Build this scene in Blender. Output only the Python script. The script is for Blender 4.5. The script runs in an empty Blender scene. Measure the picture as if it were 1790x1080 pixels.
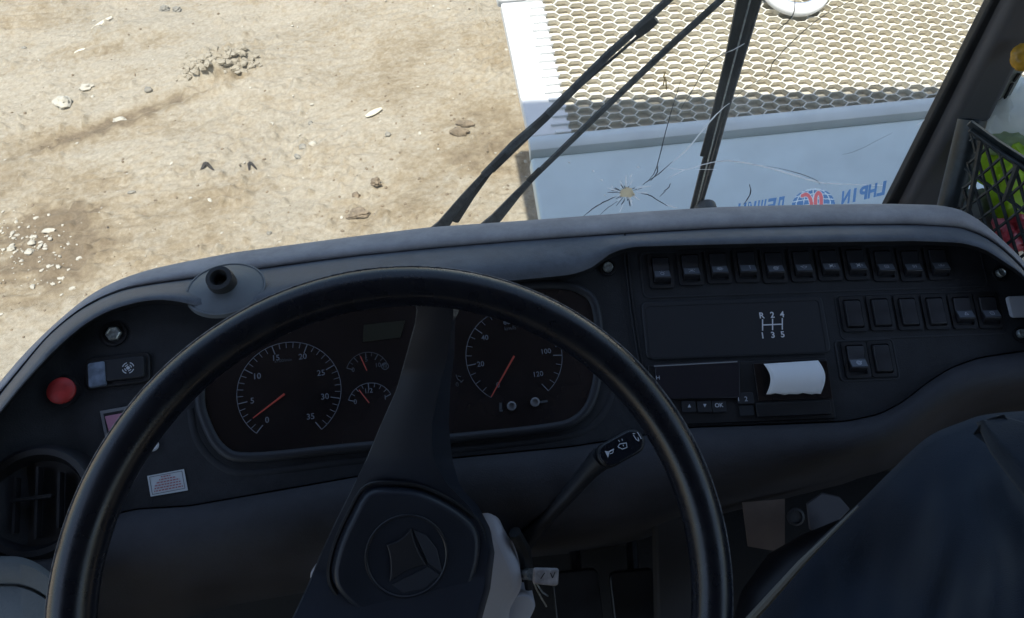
import bpy, bmesh, math, random
import numpy as np
from mathutils import Vector, Matrix, noise
random.seed(7)
SC = bpy.context.scene
COL = SC.collection
# ------------------------------------------------------------------ camera
FPX, CX, CY = 1330.0, 895.0, 540.0            # focal length and centre in photograph pixels
PITCH, ROLL = math.radians(50), math.radians(5.2)
CAM = Vector((0, 0, 2.40))
fw = Vector((0, math.cos(PITCH), -math.sin(PITCH)))
r0 = Vector((1, 0, 0)); u0 = Vector((0, math.sin(PITCH), math.cos(PITCH)))
rt = r0*math.cos(ROLL) - u0*math.sin(ROLL)
up = r0*math.sin(ROLL) + u0*math.cos(ROLL)
cd = bpy.data.cameras.new('camera'); co = bpy.data.objects.new('camera', cd); COL.objects.link(co)
co.matrix_world = Matrix(((rt.x, up.x, -fw.x, CAM.x), (rt.y, up.y, -fw.y, CAM.y), (rt.z, up.z, -fw.z, CAM.z), (0, 0, 0, 1)))
cd.sensor_width = 36; cd.lens = FPX/1790*36; cd.clip_start = .02; cd.clip_end = 1000
SC.camera = co
# ------------------------------------------------------------------ sky, sun, exposure
SUN_EL, SUN_AZ = math.radians(69), math.radians(-9)     # azimuth: behind the bus, turned to its right
sdir = Vector((math.sin(SUN_AZ)*math.cos(SUN_EL), -math.cos(SUN_AZ)*math.cos(SUN_EL), math.sin(SUN_EL)))
w = bpy.data.worlds.new('World'); SC.world = w; w.use_nodes = True
nt = w.node_tree; bg = nt.nodes['Background']
sk = nt.nodes.new('ShaderNodeTexSky'); sk.sky_type = 'NISHITA'; sk.sun_disc = False
sk.sun_elevation = SUN_EL; sk.sun_rotation = math.pi - SUN_AZ; sk.air_density = 1.2; sk.dust_density = 1.6
nt.links.new(sk.outputs[0], bg.inputs[0]); bg.inputs[1].default_value = 0.15
sl = bpy.data.lights.new('sun', 'SUN'); sl.energy = 4.2; sl.angle = math.radians(0.6); sl.color = (1, .955, .88)
so = bpy.data.objects.new('sun', sl); COL.objects.link(so); so.location = (0, 0, 8)
so.rotation_euler = sdir.to_track_quat('Z', 'Y').to_euler()
SC.view_settings.view_transform = 'Standard'; SC.view_settings.look = 'None'
SC.view_settings.exposure = 0.72; SC.view_settings.gamma = 1; SC.view_settings.use_curve_mapping = False
SC.cycles.max_bounces = 10; SC.cycles.transparent_max_bounces = 12

# ------------------------------------------------------------------ pixel helpers (points on real surfaces)
def ray(px, py):
    return rt*((px-CX)/FPX) + up*((CY-py)/FPX) + fw
def P(px, py, d):
    return CAM + ray(px, py)*d
def G(px, py, z=0.0):
    r = ray(px, py); return CAM + r*((z-CAM.z)/r.z)
def camv(x, y, z):
    return rt*x + up*y + fw*z
class Frame:
    def __init__(s, o, ex, n):
        s.o = o; s.n = n.normalized(); s.ex = (ex - s.n*ex.dot(s.n)).normalized(); s.ey = s.n.cross(s.ex)
    def at(s, px, py, h=0.0):
        r = ray(px, py); o = s.o + s.n*h
        return CAM + r*((o-CAM).dot(s.n)/r.dot(s.n))
    def uv(s, px, py, h=0.0):
        q = s.at(px, py, h)-s.o; return (q.dot(s.ex), q.dot(s.ey))
    def pt(s, a, b, h=0.0):
        return s.o + s.ex*a + s.ey*b + s.n*h
    def depth(s, px, py):
        return (s.at(px, py)-CAM).dot(fw)
    def mat(s, loc):
        return Matrix(((s.ex.x, s.ey.x, s.n.x, loc.x), (s.ex.y, s.ey.y, s.n.y, loc.y), (s.ex.z, s.ey.z, s.n.z, loc.z), (0, 0, 0, 1)))
def cam_frame(z0, gx, gy, s):
    return Frame(CAM+fw*z0, camv(1, s, gx+gy*s), camv(gx, gy, -1))
DL = cam_frame(.79, .12, .30, .11)            # left dash face with the instruments
DR = cam_frame(.80, .02, .30, .035)           # right dash face with the switches
WIN_Y, WIN_LEAN = .73, math.radians(4)
GL = Frame(Vector((0, WIN_Y, 2.2)), Vector((1, 0, 0)), Vector((0, -math.cos(WIN_LEAN), -math.sin(WIN_LEAN))))

# ------------------------------------------------------------------ materials
MATS = {}
def mat(name, col, rough=.5, metal=0, spec=.5, bump=0, bscale=200, var=0, vscale=20, col2=None, coat=0, detail=4, sheen=0, dist=.002):
    if name in MATS: return MATS[name]
    m = bpy.data.materials.new(name); m.use_nodes = True; t = m.node_tree; b = t.nodes['Principled BSDF']
    b.inputs['Base Color'].default_value = (*col, 1); b.inputs['Roughness'].default_value = rough
    b.inputs['Metallic'].default_value = metal; b.inputs['Specular IOR Level'].default_value = spec
    if coat: b.inputs['Coat Weight'].default_value = coat
    if sheen: b.inputs['Sheen Weight'].default_value = sheen
    tc = t.nodes.new('ShaderNodeTexCoord')
    if var or col2:
        n = t.nodes.new('ShaderNodeTexNoise'); n.inputs['Scale'].default_value = vscale; n.inputs['Detail'].default_value = detail; n.inputs['Roughness'].default_value = .78 if detail >= 10 else .5
        t.links.new(tc.outputs['Object'], n.inputs['Vector'])
        r = t.nodes.new('ShaderNodeValToRGB'); r.color_ramp.elements[0].position = .38; r.color_ramp.elements[1].position = .66
        c2 = col2 or tuple(min(1, c*(1+var)) for c in col); c1 = col if col2 else tuple(c*(1-var) for c in col)
        r.color_ramp.elements[0].color = (*c1, 1); r.color_ramp.elements[1].color = (*c2, 1)
        t.links.new(n.outputs[0], r.inputs[0]); t.links.new(r.outputs[0], b.inputs['Base Color'])
        rr = t.nodes.new('ShaderNodeMapRange'); rr.inputs[3].default_value = max(0, rough-.1); rr.inputs[4].default_value = min(1, rough+.12)
        t.links.new(n.outputs[0], rr.inputs[0]); t.links.new(rr.outputs[0], b.inputs['Roughness'])
    if bump:
        n2 = t.nodes.new('ShaderNodeTexNoise'); n2.inputs['Scale'].default_value = bscale; n2.inputs['Detail'].default_value = 5
        t.links.new(tc.outputs['Object'], n2.inputs['Vector'])
        bp = t.nodes.new('ShaderNodeBump'); bp.inputs['Strength'].default_value = bump; bp.inputs['Distance'].default_value = dist
        t.links.new(n2.outputs[0], bp.inputs['Height']); t.links.new(bp.outputs[0], b.inputs['Normal'])
    MATS[name] = m; return m
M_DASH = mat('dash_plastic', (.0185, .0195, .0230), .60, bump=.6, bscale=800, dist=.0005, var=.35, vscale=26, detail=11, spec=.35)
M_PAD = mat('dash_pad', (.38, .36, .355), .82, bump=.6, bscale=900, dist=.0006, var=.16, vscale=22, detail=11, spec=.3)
M_DARK = mat('black_plastic', (.008, .008, .010), .45, bump=.1, bscale=700, dist=.0003, var=.25, vscale=30)
M_BEZ = mat('bezel_plastic', (.015, .016, .020), .5, bump=.2, bscale=900, dist=.0003)
M_RIM = mat('rim_vinyl', (.006, .0075, .0125), .27, bump=.12, bscale=500, dist=.0005, var=.05, vscale=60, spec=.5)
M_SPOKE = mat('spoke_plastic', (.011, .0145, .024), .42, bump=.15, bscale=900, dist=.0003, var=.15, vscale=15)
M_GLOSS = mat('gauge_face', (.015, .0115, .0125), .22, var=.3, vscale=8, spec=.5)
M_MARK = mat('marking_white', (.55, .57, .62), .6)
M_MARKM = mat('marking_mid', (.145, .155, .18), .6)
M_MARKD = mat('marking_dim', (.065, .07, .08), .6)
M_NEED = mat('needle_red', (.50, .07, .05), .5)
M_REDP = mat('knob_red', (.42, .03, .028), .5, bump=.2, bscale=300, dist=.0005, var=.2, vscale=80)
M_STEEL = mat('screw_steel', (.42, .46, .47), .35, metal=.7, var=.3, vscale=300)
M_GREY = mat('shroud_grey', (.66, .66, .70), .55, bump=.15, bscale=600, dist=.0004, var=.08, vscale=12)
M_RUB = mat('rubber', (.02, .021, .023), .55, bump=.3, bscale=250, dist=.001, var=.4, vscale=25)
M_WIPE = mat('wiper_black', (.022, .026, .032), .5, bump=.5, bscale=120, dist=.001, col2=(.10, .112, .125), vscale=70, detail=10)
M_WHITE = mat('truck_white', (.80, .80, .79), .35, bump=.05, bscale=30, dist=.001, var=.04, vscale=5)
M_TRIM = mat('truck_trim', (.62, .66, .65), .45, bump=.1, bscale=60, dist=.001, var=.07, vscale=8)
M_CELL = mat('grille_cream', (.60, .57, .48), .6, bump=.2, bscale=80, dist=.001, col2=(.68, .65, .57), vscale=14)
M_CELLIN = mat('grille_inner', (.66, .62, .53), .8, bump=.2, bscale=100, dist=.001, col2=(.74, .71, .63), vscale=10)
M_PAPER = mat('paper', (.90, .90, .90), .7)
M_PEN = mat('label_ink', (.38, .15, .17), .7)
M_NAVY = mat('navy_cloth', (.0055, .0105, .020), .85, bump=.9, bscale=1200, dist=.001, col2=(.009, .020, .038), vscale=6, detail=8, sheen=.1)
M_CLOTHG = mat('grey_fabric', (.16, .17, .17), .9, bump=.5, bscale=700, dist=.0008, var=.15, vscale=8)

# ------------------------------------------------------------------ mesh builder
class MB:
    def __init__(s): s.v = []; s.f = []
    def add(s, vs, fs):
        b = len(s.v); s.v += [Vector(v) for v in vs]; s.f += [tuple(i+b for i in f) for f in fs]; return s
    def prism(s, F, poly, h0, h1, shrink=0):       # poly: 2-D points in the frame
        n = len(poly); cx = sum(p[0] for p in poly)/n; cy = sum(p[1] for p in poly)/n
        top = [(cx+(a-cx)*(1-shrink), cy+(b-cy)*(1-shrink)) for a, b in poly]
        vs = [F.pt(a, b, h0) for a, b in poly]+[F.pt(a, b, h1) for a, b in top]
        ar = sum(poly[i][0]*poly[(i+1) % n][1]-poly[(i+1) % n][0]*poly[i][1] for i in range(n))
        fs = [tuple(range(n))[::-1], tuple(range(n, 2*n))]+[(i, (i+1) % n, n+(i+1) % n, n+i) for i in range(n)]
        if (ar < 0) != (h1 < h0): fs = [f[::-1] for f in fs]
        return s.add(vs, fs)
    def tube(s, pts, r, n=10, flat=1.0, nrm=None, cap=True, closed=False):
        pts = [Vector(p) for p in pts]; m = len(pts); rs = r if isinstance(r, (list, tuple)) else [r]*m
        vs = []; a = None
        for i, p in enumerate(pts):
            if closed: d = pts[(i+1) % m]-pts[i-1]
            else: d = pts[min(i+1, m-1)]-pts[max(i-1, 0)]
            d.normalize()
            if nrm is not None: a = (nrm-d*nrm.dot(d)).normalized()
            elif a is None:
                a = d.orthogonal().normalized()
            else: a = (a-d*a.dot(d)).normalized()
            b = d.cross(a)
            for k in range(n):
                t = 2*math.pi*k/n
                vs.append(p+a*(math.cos(t)*rs[i]*flat)+b*(math.sin(t)*rs[i]))
        fs = []
        for i in range(m if closed else m-1):
            j = (i+1) % m
            for k in range(n):
                l = (k+1) % n; fs.append((i*n+k, i*n+l, j*n+l, j*n+k))
        if cap and not closed: fs += [tuple(range(n))[::-1], tuple((m-1)*n+k for k in range(n))]
        return s.add(vs, fs)
    def box(s, c, sx, sy, sz, F=None):
        c = Vector(c); X, Y, Z = (F.ex, F.ey, F.n) if F else (Vector((1, 0, 0)), Vector((0, 1, 0)), Vector((0, 0, 1)))
        vs = [c+X*(a*sx/2)+Y*(b*sy/2)+Z*(d*sz/2) for d in (-1, 1) for b in (-1, 1) for a in (-1, 1)]
        return s.add(vs, [(0, 2, 3, 1), (4, 5, 7, 6), (0, 1, 5, 4), (2, 6, 7, 3), (0, 4, 6, 2), (1, 3, 7, 5)])
    def lathe(s, F, c, prof, n=32):                # prof: (radius, height along the normal)
        c = Vector(c); vs = []
        for r, h in prof:
            for k in range(n):
                t = 2*math.pi*k/n; vs.append(c+F.ex*(r*math.cos(t))+F.ey*(r*math.sin(t))+F.n*h)
        fs = [(i*n+k, i*n+(k+1) % n, (i+1)*n+(k+1) % n, (i+1)*n+k) for i in range(len(prof)-1) for k in range(n)]
        fs.append(tuple((len(prof)-1)*n+k for k in range(n)))
        return s.add(vs, fs)
    def stroke(s, F, pts, wd, h):                  # a flat line of some width drawn on the frame
        for (a, b), (c, d) in zip(pts[:-1], pts[1:]):
            L = math.hypot(c-a, d-b) or 1e-6; nx, ny = -(d-b)/L*wd/2, (c-a)/L*wd/2
            s.add([F.pt(a+nx, b+ny, h), F.pt(a-nx, b-ny, h), F.pt(c-nx, d-ny, h), F.pt(c+nx, d+ny, h)], [(0, 1, 2, 3)])
        return s
    def text(s, F, txt, x, y, size, h, rot=0, mirror=False, flat=1.0, bold=0, xk=1.0):
        vs, fs = text_geo(txt, bold); cx = (min(v[0] for v in vs)+max(v[0] for v in vs))/2
        c, q = math.cos(rot), math.sin(rot); o = []
        for a, b in vs:
            a = (a-cx)*size*xk*(-1 if mirror else 1); b = (b-.35)*size*flat
            o.append(F.pt(x+a*c-b*q, y+a*q+b*c, h))
        if mirror: fs = [f[::-1] for f in fs]
        return s.add(o, fs)
    def build(s, name, m, parent=None, smooth=True, bevel=0, seg=2, sub=0, angle=40, solid=0):
        cen = Vector((0, 0, 0))
        for v in s.v: cen += v
        cen /= max(1, len(s.v))
        me = bpy.data.meshes.new(name); me.from_pydata([tuple(v-cen) for v in s.v], [], s.f); me.update()
        o = bpy.data.objects.new(name, me); COL.objects.link(o); me.materials.append(m)
        pl = WLOC.get(parent.name, Vector((0, 0, 0))) if parent else Vector((0, 0, 0))
        if parent: o.parent = parent
        o.location = cen-pl; WLOC[o.name] = cen
        if solid: md = o.modifiers.new('solid', 'SOLIDIFY'); md.thickness = solid; md.offset = -1
        if bevel: md = o.modifiers.new('bevel', 'BEVEL'); md.width = bevel; md.segments = seg; md.limit_method = 'ANGLE'; md.angle_limit = math.radians(35)
        if sub: md = o.modifiers.new('sub', 'SUBSURF'); md.levels = sub; md.render_levels = sub
        if smooth:
            for p in me.polygons: p.use_smooth = True
            if not sub:
                try: me.set_sharp_from_angle(angle=math.radians(angle))
                except Exception: pass
        return o
WLOC = {}
_tg = {}
def text_geo(txt, bold=0):
    if (txt, bold) in _tg: return _tg[txt, bold]
    cu = bpy.data.curves.new('t', 'FONT'); cu.body = txt; cu.resolution_u = 3; cu.offset = bold
    ob = bpy.data.objects.new('t', cu); COL.objects.link(ob)
    dg = bpy.context.evaluated_depsgraph_get(); me = bpy.data.meshes.new_from_object(ob.evaluated_get(dg))
    r = ([(v.co.x, v.co.y) for v in me.vertices], [tuple(p.vertices) for p in me.polygons])
    bpy.data.objects.remove(ob); bpy.data.curves.remove(cu); bpy.data.meshes.remove(me); _tg[txt, bold] = r
    return r
def tag(o, label=None, cat=None, group=None, kind=None):
    if label: o['label'] = label
    if cat: o['category'] = cat
    if group: o['group'] = group
    if kind: o['kind'] = kind
    return o
def thing(name, loc, label, cat, group=None):
    o = bpy.data.objects.new(name, None); COL.objects.link(o); o.location = loc; o.empty_display_size = .05
    WLOC[o.name] = Vector(loc); return tag(o, label, cat, group)
def rrect(cx, cy, w_, h_, r, n=5, rot=0):
    o = []
    for sx, sy, a0 in ((1, 1, 0), (-1, 1, 90), (-1, -1, 180), (1, -1, 270)):
        for k in range(n+1):
            a = math.radians(a0+90*k/n); o.append((sx*(w_/2-r)+r*math.cos(a), sy*(h_/2-r)+r*math.sin(a)))
    c, q = math.cos(rot), math.sin(rot)
    return [(cx+a*c-b*q, cy+a*q+b*c) for a, b in o]
def smooth_poly(pts, n=6):                          # closed Catmull-Rom
    o = []; m = len(pts)
    for i in range(m):
        p0, p1, p2, p3 = pts[i-1], pts[i], pts[(i+1) % m], pts[(i+2) % m]
        for k in range(n):
            t = k/n; o.append(tuple(.5*((2*b)+(-a+c)*t+(2*a-5*b+4*c-d)*t*t+(-a+3*b-3*c+d)*t**3) for a, b, c, d in zip(p0, p1, p2, p3)))
    return o
def smooth_line(pts, n=6):
    o = []; m = len(pts)
    for i in range(m-1):
        p0, p1, p2, p3 = pts[max(i-1, 0)], pts[i], pts[i+1], pts[min(i+2, m-1)]
        for k in range(n):
            t = k/n; o.append(tuple(.5*((2*b)+(-a+c)*t+(2*a-5*b+4*c-d)*t*t+(-a+3*b-3*c+d)*t**3) for a, b, c, d in zip(p0, p1, p2, p3)))
    o.append(tuple(pts[-1])); return o

# ------------------------------------------------------------------ ground
rng = np.random.default_rng(5)
def vnoise(x, y, sc, seed):
    g = np.random.default_rng(seed).random((256, 256)); u = x*sc+1000; v = y*sc+1000
    i = np.floor(u).astype(int); j = np.floor(v).astype(int); a = u-i; b = v-j; a = a*a*(3-2*a); b = b*b*(3-2*b)
    f = lambda p, q: g[p % 256, q % 256]
    return (f(i, j)*(1-a)+f(i+1, j)*a)*(1-b)+(f(i, j+1)*(1-a)+f(i+1, j+1)*a)*b-.5
def axis(a, b, step, far):
    core = np.arange(a, b, step); out = np.geomspace(step*2, far, 34)
    return np.concatenate([(a-np.cumsum(out))[::-1], core, b+np.cumsum(out)])
xs = axis(-4.2, .9, .0105, 60.); ys = axis(1.2, 5.6, .0105, 60.)
X, Y = np.meshgrid(xs, ys)
def px_ground(px, py):
    q = G(px, py); return q.x, q.y
def blob(px, py, rx, ry, ang=0, p=2):
    cx, cy = px_ground(px, py); c, s_ = math.cos(math.radians(ang)), math.sin(math.radians(ang))
    dx = X-cx; dy = Y-cy; a = (dx*c+dy*s_)/rx; b = (-dx*s_+dy*c)/ry
    return np.exp(-(a*a+b*b)**(p/2))
warp = vnoise(X, Y, 2.2, 11)
Z = .045*vnoise(X, Y, .9, 1)+.02*vnoise(X, Y, 2.5, 2)+.012*vnoise(X, Y, 6, 3)+.007*vnoise(X+warp, Y*1.6, 15, 4)+.005*vnoise(X, Y, 34, 5)+.0032*vnoise(X, Y, 70, 6)
rough = np.clip(vnoise(X, Y, 1.6, 9)*2.2+.25, 0, 1)
rg = lambda sc, sd: 1-2*np.abs(vnoise(X+.3*warp, Y*1.5, sc, sd))
Z += rough*(.016*rg(9, 12)+.012*rg(21, 14)+.009*vnoise(X, Y*1.4, 48, 13))
cl = np.clip(vnoise(X, Y*1.3, 26, 41)-.22, 0, 1)*np.clip(vnoise(X, Y, 2.6, 42)*3+.3, 0, 1); Z += .13*cl
ridge = blob(400, 125, .26, .17, 15)
Z += ridge*(.05+.14*np.maximum(0, vnoise(X, Y, 17, 20))+.05*vnoise(X, Y, 40, 21))
Z += blob(505, 155, .20, .08, 10)*(.03+.05*vnoise(X, Y, 24, 22))
Z += blob(230, 60, .3, .12, 15)*.04-blob(255, 190, .75, .07, 26, 4)*.022
Z += blob(230, 215, .7, .05, 26)*.02*(1+np.sin(X*42+Y*12))*.5
Z += blob(470, 270, .5, .3, 0)*.012*vnoise(X, Y, 30, 25)*3
fade = np.clip(1-(np.hypot(X+1.6, Y-3.3)-4)/6, 0, 1); Z *= fade
damp = .9*blob(10, 460, .46, .34, 15, 3)+.30*blob(870, 250, .30, .40, 0, 3)+.25*blob(760, 330, .35, .22, 10)+.22*blob(330, 350, .45, .12, 12)+.18*blob(560, 60, .5, .2, 20)+.8*blob(50, 400, .34, .11, 20, 3)+.62*blob(265, 195, .62, .085, 26, 4)+.5*blob(215, 85, .38, .10, 8)+.32*blob(100, 255, .55, .12, 20)+.3*blob(640, 130, .30, .30)+.26*blob(800, 240, .35, .25)+.3*blob(120, 330, .5, .12, 10)+.25*blob(640, 370, .3, .1)
damp = damp*(1+1.1*vnoise(X, Y, 5, 30)+1.0*vnoise(X, Y, 17, 31)+.7*vnoise(X, Y, 50, 34))+.30*np.clip(vnoise(X+warp*.6, Y*1.5, 2.1, 32)*2.4, 0, 1)+.22*np.clip(vnoise(X-warp*.5, Y*1.3, 5.3, 35)*2.4, 0, 1)+.34*vnoise(X, Y, 60, 33)+.30*vnoise(X, Y*1.4, 27, 36)
ny, nx = X.shape
me = bpy.data.meshes.new('ground'); me.vertices.add(nx*ny)
me.vertices.foreach_set('co', np.stack([X, Y, Z], -1).astype(np.float32).ravel())
ii = (np.arange(ny-1)[:, None]*nx+np.arange(nx-1)[None]).ravel()
q = np.stack([ii, ii+1, ii+nx+1, ii+nx], 1).astype(np.int32)
me.loops.add(q.size); me.loops.foreach_set('vertex_index', q.ravel()); me.polygons.add(len(q))
me.polygons.foreach_set('loop_start', np.arange(0, q.size, 4, dtype=np.int32)); me.polygons.foreach_set('use_smooth', np.ones(len(q), bool))
me.update(calc_edges=True); me.validate()
at = me.attributes.new('damp', 'FLOAT', 'POINT'); at.data.foreach_set('value', damp.astype(np.float32).ravel())
go = bpy.data.objects.new('ground', me); COL.objects.link(go); tag(go, 'bare trampled dirt yard, pale and dusty with damp brown patches', 'ground', kind='structure')
def ground_z(x, y):
    i = int(np.clip(np.searchsorted(ys, y), 0, ny-1)); j = int(np.clip(np.searchsorted(xs, x), 0, nx-1)); return float(Z[i, j])
m = bpy.data.materials.new('dirt'); m.use_nodes = True; t = m.node_tree; b = t.nodes['Principled BSDF']; b.inputs['Roughness'].default_value = .95
b.inputs['Specular IOR Level'].default_value = .15
tc = t.nodes.new('ShaderNodeTexCoord'); A = t.nodes.new('ShaderNodeAttribute'); A.attribute_name = 'damp'
r1 = t.nodes.new('ShaderNodeValToRGB'); e = r1.color_ramp.elements
e[0].position = 0; e[0].color = (.375, .338, .268, 1); e[1].position = 1; e[1].color = (.20, .158, .108, 1)
x = e.new(.3); x.color = (.335, .288, .212, 1); x = e.new(.55); x.color = (.285, .235, .162, 1)
t.links.new(A.outputs['Fac'], r1.inputs[0])
n1 = t.nodes.new('ShaderNodeTexNoise'); n1.inputs['Scale'].default_value = 55; n1.inputs['Detail'].default_value = 9; n1.inputs['Roughness'].default_value = .7
t.links.new(tc.outputs['Object'], n1.inputs['Vector'])
r2 = t.nodes.new('ShaderNodeValToRGB'); e = r2.color_ramp.elements; e[0].position = .36; e[0].color = (.80, .77, .73, 1); e[1].position = .68; e[1].color = (1.12, 1.12, 1.12, 1)
t.links.new(n1.outputs[0], r2.inputs[0])
mx = t.nodes.new('ShaderNodeMix'); mx.data_type = 'RGBA'; mx.blend_type = 'MULTIPLY'; mx.inputs[0].default_value = 1
t.links.new(r1.outputs[0], mx.inputs[6]); t.links.new(r2.outputs[0], mx.inputs[7]); t.links.new(mx.outputs[2], b.inputs['Base Color'])
vo = t.nodes.new('ShaderNodeTexNoise'); vo.inputs['Scale'].default_value = 14; vo.inputs['Detail'].default_value = 12; vo.inputs['Roughness'].default_value = .78; vo.inputs['Distortion'].default_value = .6
t.links.new(tc.outputs['Object'], vo.inputs['Vector']); b0_ = t.nodes.new('ShaderNodeBump'); b0_.inputs['Strength'].default_value = .55; b0_.inputs['Distance'].default_value = .03; t.links.new(vo.outputs[0], b0_.inputs['Height'])
bp = t.nodes.new('ShaderNodeBump'); bp.inputs['Strength'].default_value = .8; bp.inputs['Distance'].default_value = .006; t.links.new(b0_.outputs[0], bp.inputs['Normal'])
t.links.new(n1.outputs[0], bp.inputs['Height']); t.links.new(bp.outputs[0], b.inputs['Normal'])
me.materials.append(m); M_DIRT = m
M_STONE_L = mat('stone_pale', (.44, .41, .34), .9, bump=.5, bscale=60, dist=.004, var=.12, vscale=30)
M_STONE_D = mat('stone_brown', (.20, .155, .105), .9, bump=.7, bscale=60, dist=.006, var=.25, vscale=40)
M_STONE_G = mat('stone_grey', (.24, .225, .19), .9, bump=.5, bscale=60, dist=.004, var=.2, vscale=40)
def rock_geo(mb, c, sx, sy, sz, seed, rot=0, sub=2, rug=.35):
    bm = bmesh.new(); bmesh.ops.create_icosphere(bm, subdivisions=sub, radius=1)
    cs, sn = math.cos(rot), math.sin(rot); vs = []
    for v in bm.verts:
        k = 1+rug*(noise.noise(v.co*1.7+Vector((seed*3.1, seed, 0))))+rug*.4*noise.noise(v.co*4+Vector((seed, 0, seed)))
        p = v.co*k; p.z = max(p.z, -.55); a, b_ = p.x*sx, p.y*sy
        vs.append((c[0]+a*cs-b_*sn, c[1]+a*sn+b_*cs, c[2]+p.z*sz))
    fs = [tuple(v.index for v in f.verts) for f in bm.faces]; bm.free(); mb.add(vs, fs)
def px_m(px, py):        # metres per pixel on the ground there
    return (G(px+1, py)-G(px, py)).length
def rock(px, py, wpx, hpx, M, name, label, cat, seed, rot=0, rug=.35, hz=.5):
    g = G(px, py); s = px_m(px, py); z = ground_z(g.x, g.y); mb = MB()
    rock_geo(mb, (g.x, g.y, z+hpx*s*.25), wpx*s*.5, hpx*s*.62, hpx*s*hz, seed, rot, 3, rug)
    o = mb.build(name, M, smooth=True, angle=50); tag(o, label, cat); return o
rock(113, 186, 26, 20, M_STONE_L, 'stone', 'pale faceted stone lying alone at the upper left of the dirt', 'stone', 1, .5, .5)
rock(153, 157, 20, 10, M_STONE_L, 'stone', 'flat pale stone just above right of the big faceted pale stone', 'stone', 2, .3, .5)
rock(262, 163, 12, 10, M_STONE_G, 'stone', 'small dark round stone below the crumbled dirt mound', 'stone', 3)
rock(209, 210, 22, 9, M_STONE_L, 'stone', 'low pale stone half sunk in the brown wheel rut', 'stone', 4, .1)
rock(529, 256, 15, 10, M_STONE_G, 'stone', 'dark stone touching a pale round one in mid dirt', 'stone', 5, -.3)
rock(547, 253, 14, 11, M_STONE_L, 'stone', 'pale round stone touching a dark one in mid dirt', 'stone', 6)
rock(521, 276, 14, 7, M_STONE_G, 'stone', 'flat sliver of dark stone just below the touching pair', 'stone', 7, -.7)
rock(659, 325, 17, 14, M_STONE_D, 'dirt_clod', 'small round brown clod nearest below the flat brown slab', 'clod', 8, 0, .6)
rock(622, 342, 14, 11, M_STONE_D, 'dirt_clod', 'small brown clod left of the round one, above the wide clod', 'clod', 9, 0, .6)
rock(627, 377, 38, 18, M_STONE_D, 'dirt_clod', 'wide flat brown clod closest to the dashboard edge', 'clod', 10, 0, .6, .35)
rock(679, 240, 10, 8, M_STONE_G, 'stone', 'tiny dark stone below the white chip', 'stone', 11)
rock(88, 408, 22, 7, M_STONE_L, 'stone', 'long flat white stone on the damp brown patch at left', 'stone', 12, .05)
rock(55, 445, 14, 10, M_STONE_L, 'stone', 'white stone in the cluster on the damp patch, left side of it', 'stone', 13, .4)
rock(22, 438, 12, 9, M_STONE_L, 'stone', 'white stone at the far left of the damp patch cluster', 'stone', 14, .4)
rock(60, 430, 12, 8, M_STONE_L, 'stone', 'small white stone capping the damp patch cluster', 'stone', 15, .4)
rock(803, 237, 34, 13, M_STONE_D, 'dirt_clod', 'long pressed brown slab of dirt, lower of the two near the white truck', 'clod', 16, -.25, .35, .6)
rock(815, 224, 32, 10, M_STONE_D, 'dirt_clod', 'long pressed brown slab of dirt, upper of the two near the white truck', 'clod', 17, -.25, .35, .6)
rock(290, 22, 16, 9, M_STONE_G, 'stone', 'dark lump of stone at the top edge, left one of two', 'stone', 18, 0, .6)
rock(312, 24, 13, 9, M_STONE_G, 'stone', 'dark lump of stone at the top edge, right one of two', 'stone', 19, 0, .6)
rock(42, 84, 8, 4, M_STONE_G, 'stone', 'tiny grey stone at the far upper left', 'stone', 20)
rock(543, 216, 8, 6, M_STONE_G, 'stone', 'tiny dark pebble above the touching pair of stones', 'stone', 21)
rock(233, 341, 14, 5, M_STONE_G, 'stone', 'thin grey pebble right of the damp patch', 'stone', 22, .2)
rock(470, 407, 9, 6, M_STONE_G, 'stone', 'small brown pebble close above the dash edge by the suction cup', 'stone', 23)
# sticks and chips
def bar(px0, py0, px1, py1, wpx, M, name, label, cat, thick=.4):
    a = G(px0, py0); b_ = G(px1, py1); s = px_m(px0, py0)
    a.z = ground_z(a.x, a.y)+wpx*s*.3; b_.z = ground_z(b_.x, b_.y)+wpx*s*.35
    mid = (a+b_)/2; r = wpx*s*.5
    o = MB().tube([a, a*.7+b_*.3, mid, a*.3+b_*.7, b_], [r*.5, r*.95, r, r*.9, r*.45], 7, nrm=Vector((0, 0, 1)), flat=thick).build(name, M); tag(o, label, cat)
M_CHIP = mat('chip_white', (.62, .57, .45), .7, var=.08, vscale=40)
bar(165, 59, 200, 39, 9, M_CHIP, 'wood_splinter', 'pale splinter of wood lying slanted near the top left', 'splinter')
bar(135, 101, 154, 95, 7, M_CHIP, 'wood_splinter', 'short pale splinter below the long slanted one', 'splinter')
bar(641, 209, 668, 194, 12, M_CHIP, 'white_chip', 'bright white chip in a shallow hollow of the dirt', 'chip')
M_SHARD = mat('rubber_shard', (.035, .03, .026), .8, bump=.4, bscale=90, dist=.003)
def shard(pts, label, wpx):
    g = [G(*p) for p in smooth_line(pts, 3)]; s = px_m(*pts[0])
    for k, p in enumerate(g): p.z = ground_z(p.x, p.y)+.004+.006*math.sin(math.pi*k/(len(g)-1))
    n = len(g); o = MB().tube(g, [max(.0015, wpx*s*.5*math.sin(math.pi*(k+.4)/n)) for k in range(n)], 7, flat=.45, nrm=Vector((0, 0, 1))).build('rubber_shard', M_SHARD); tag(o, label, 'shard')
shard([(352, 300), (358, 294), (365, 292), (374, 297)], 'black curved shard, larger of the two, with a peaked middle', 8)
shard([(434, 296), (439, 291), (448, 293)], 'black curved shard, smaller of the two, right of the larger', 6)
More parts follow.
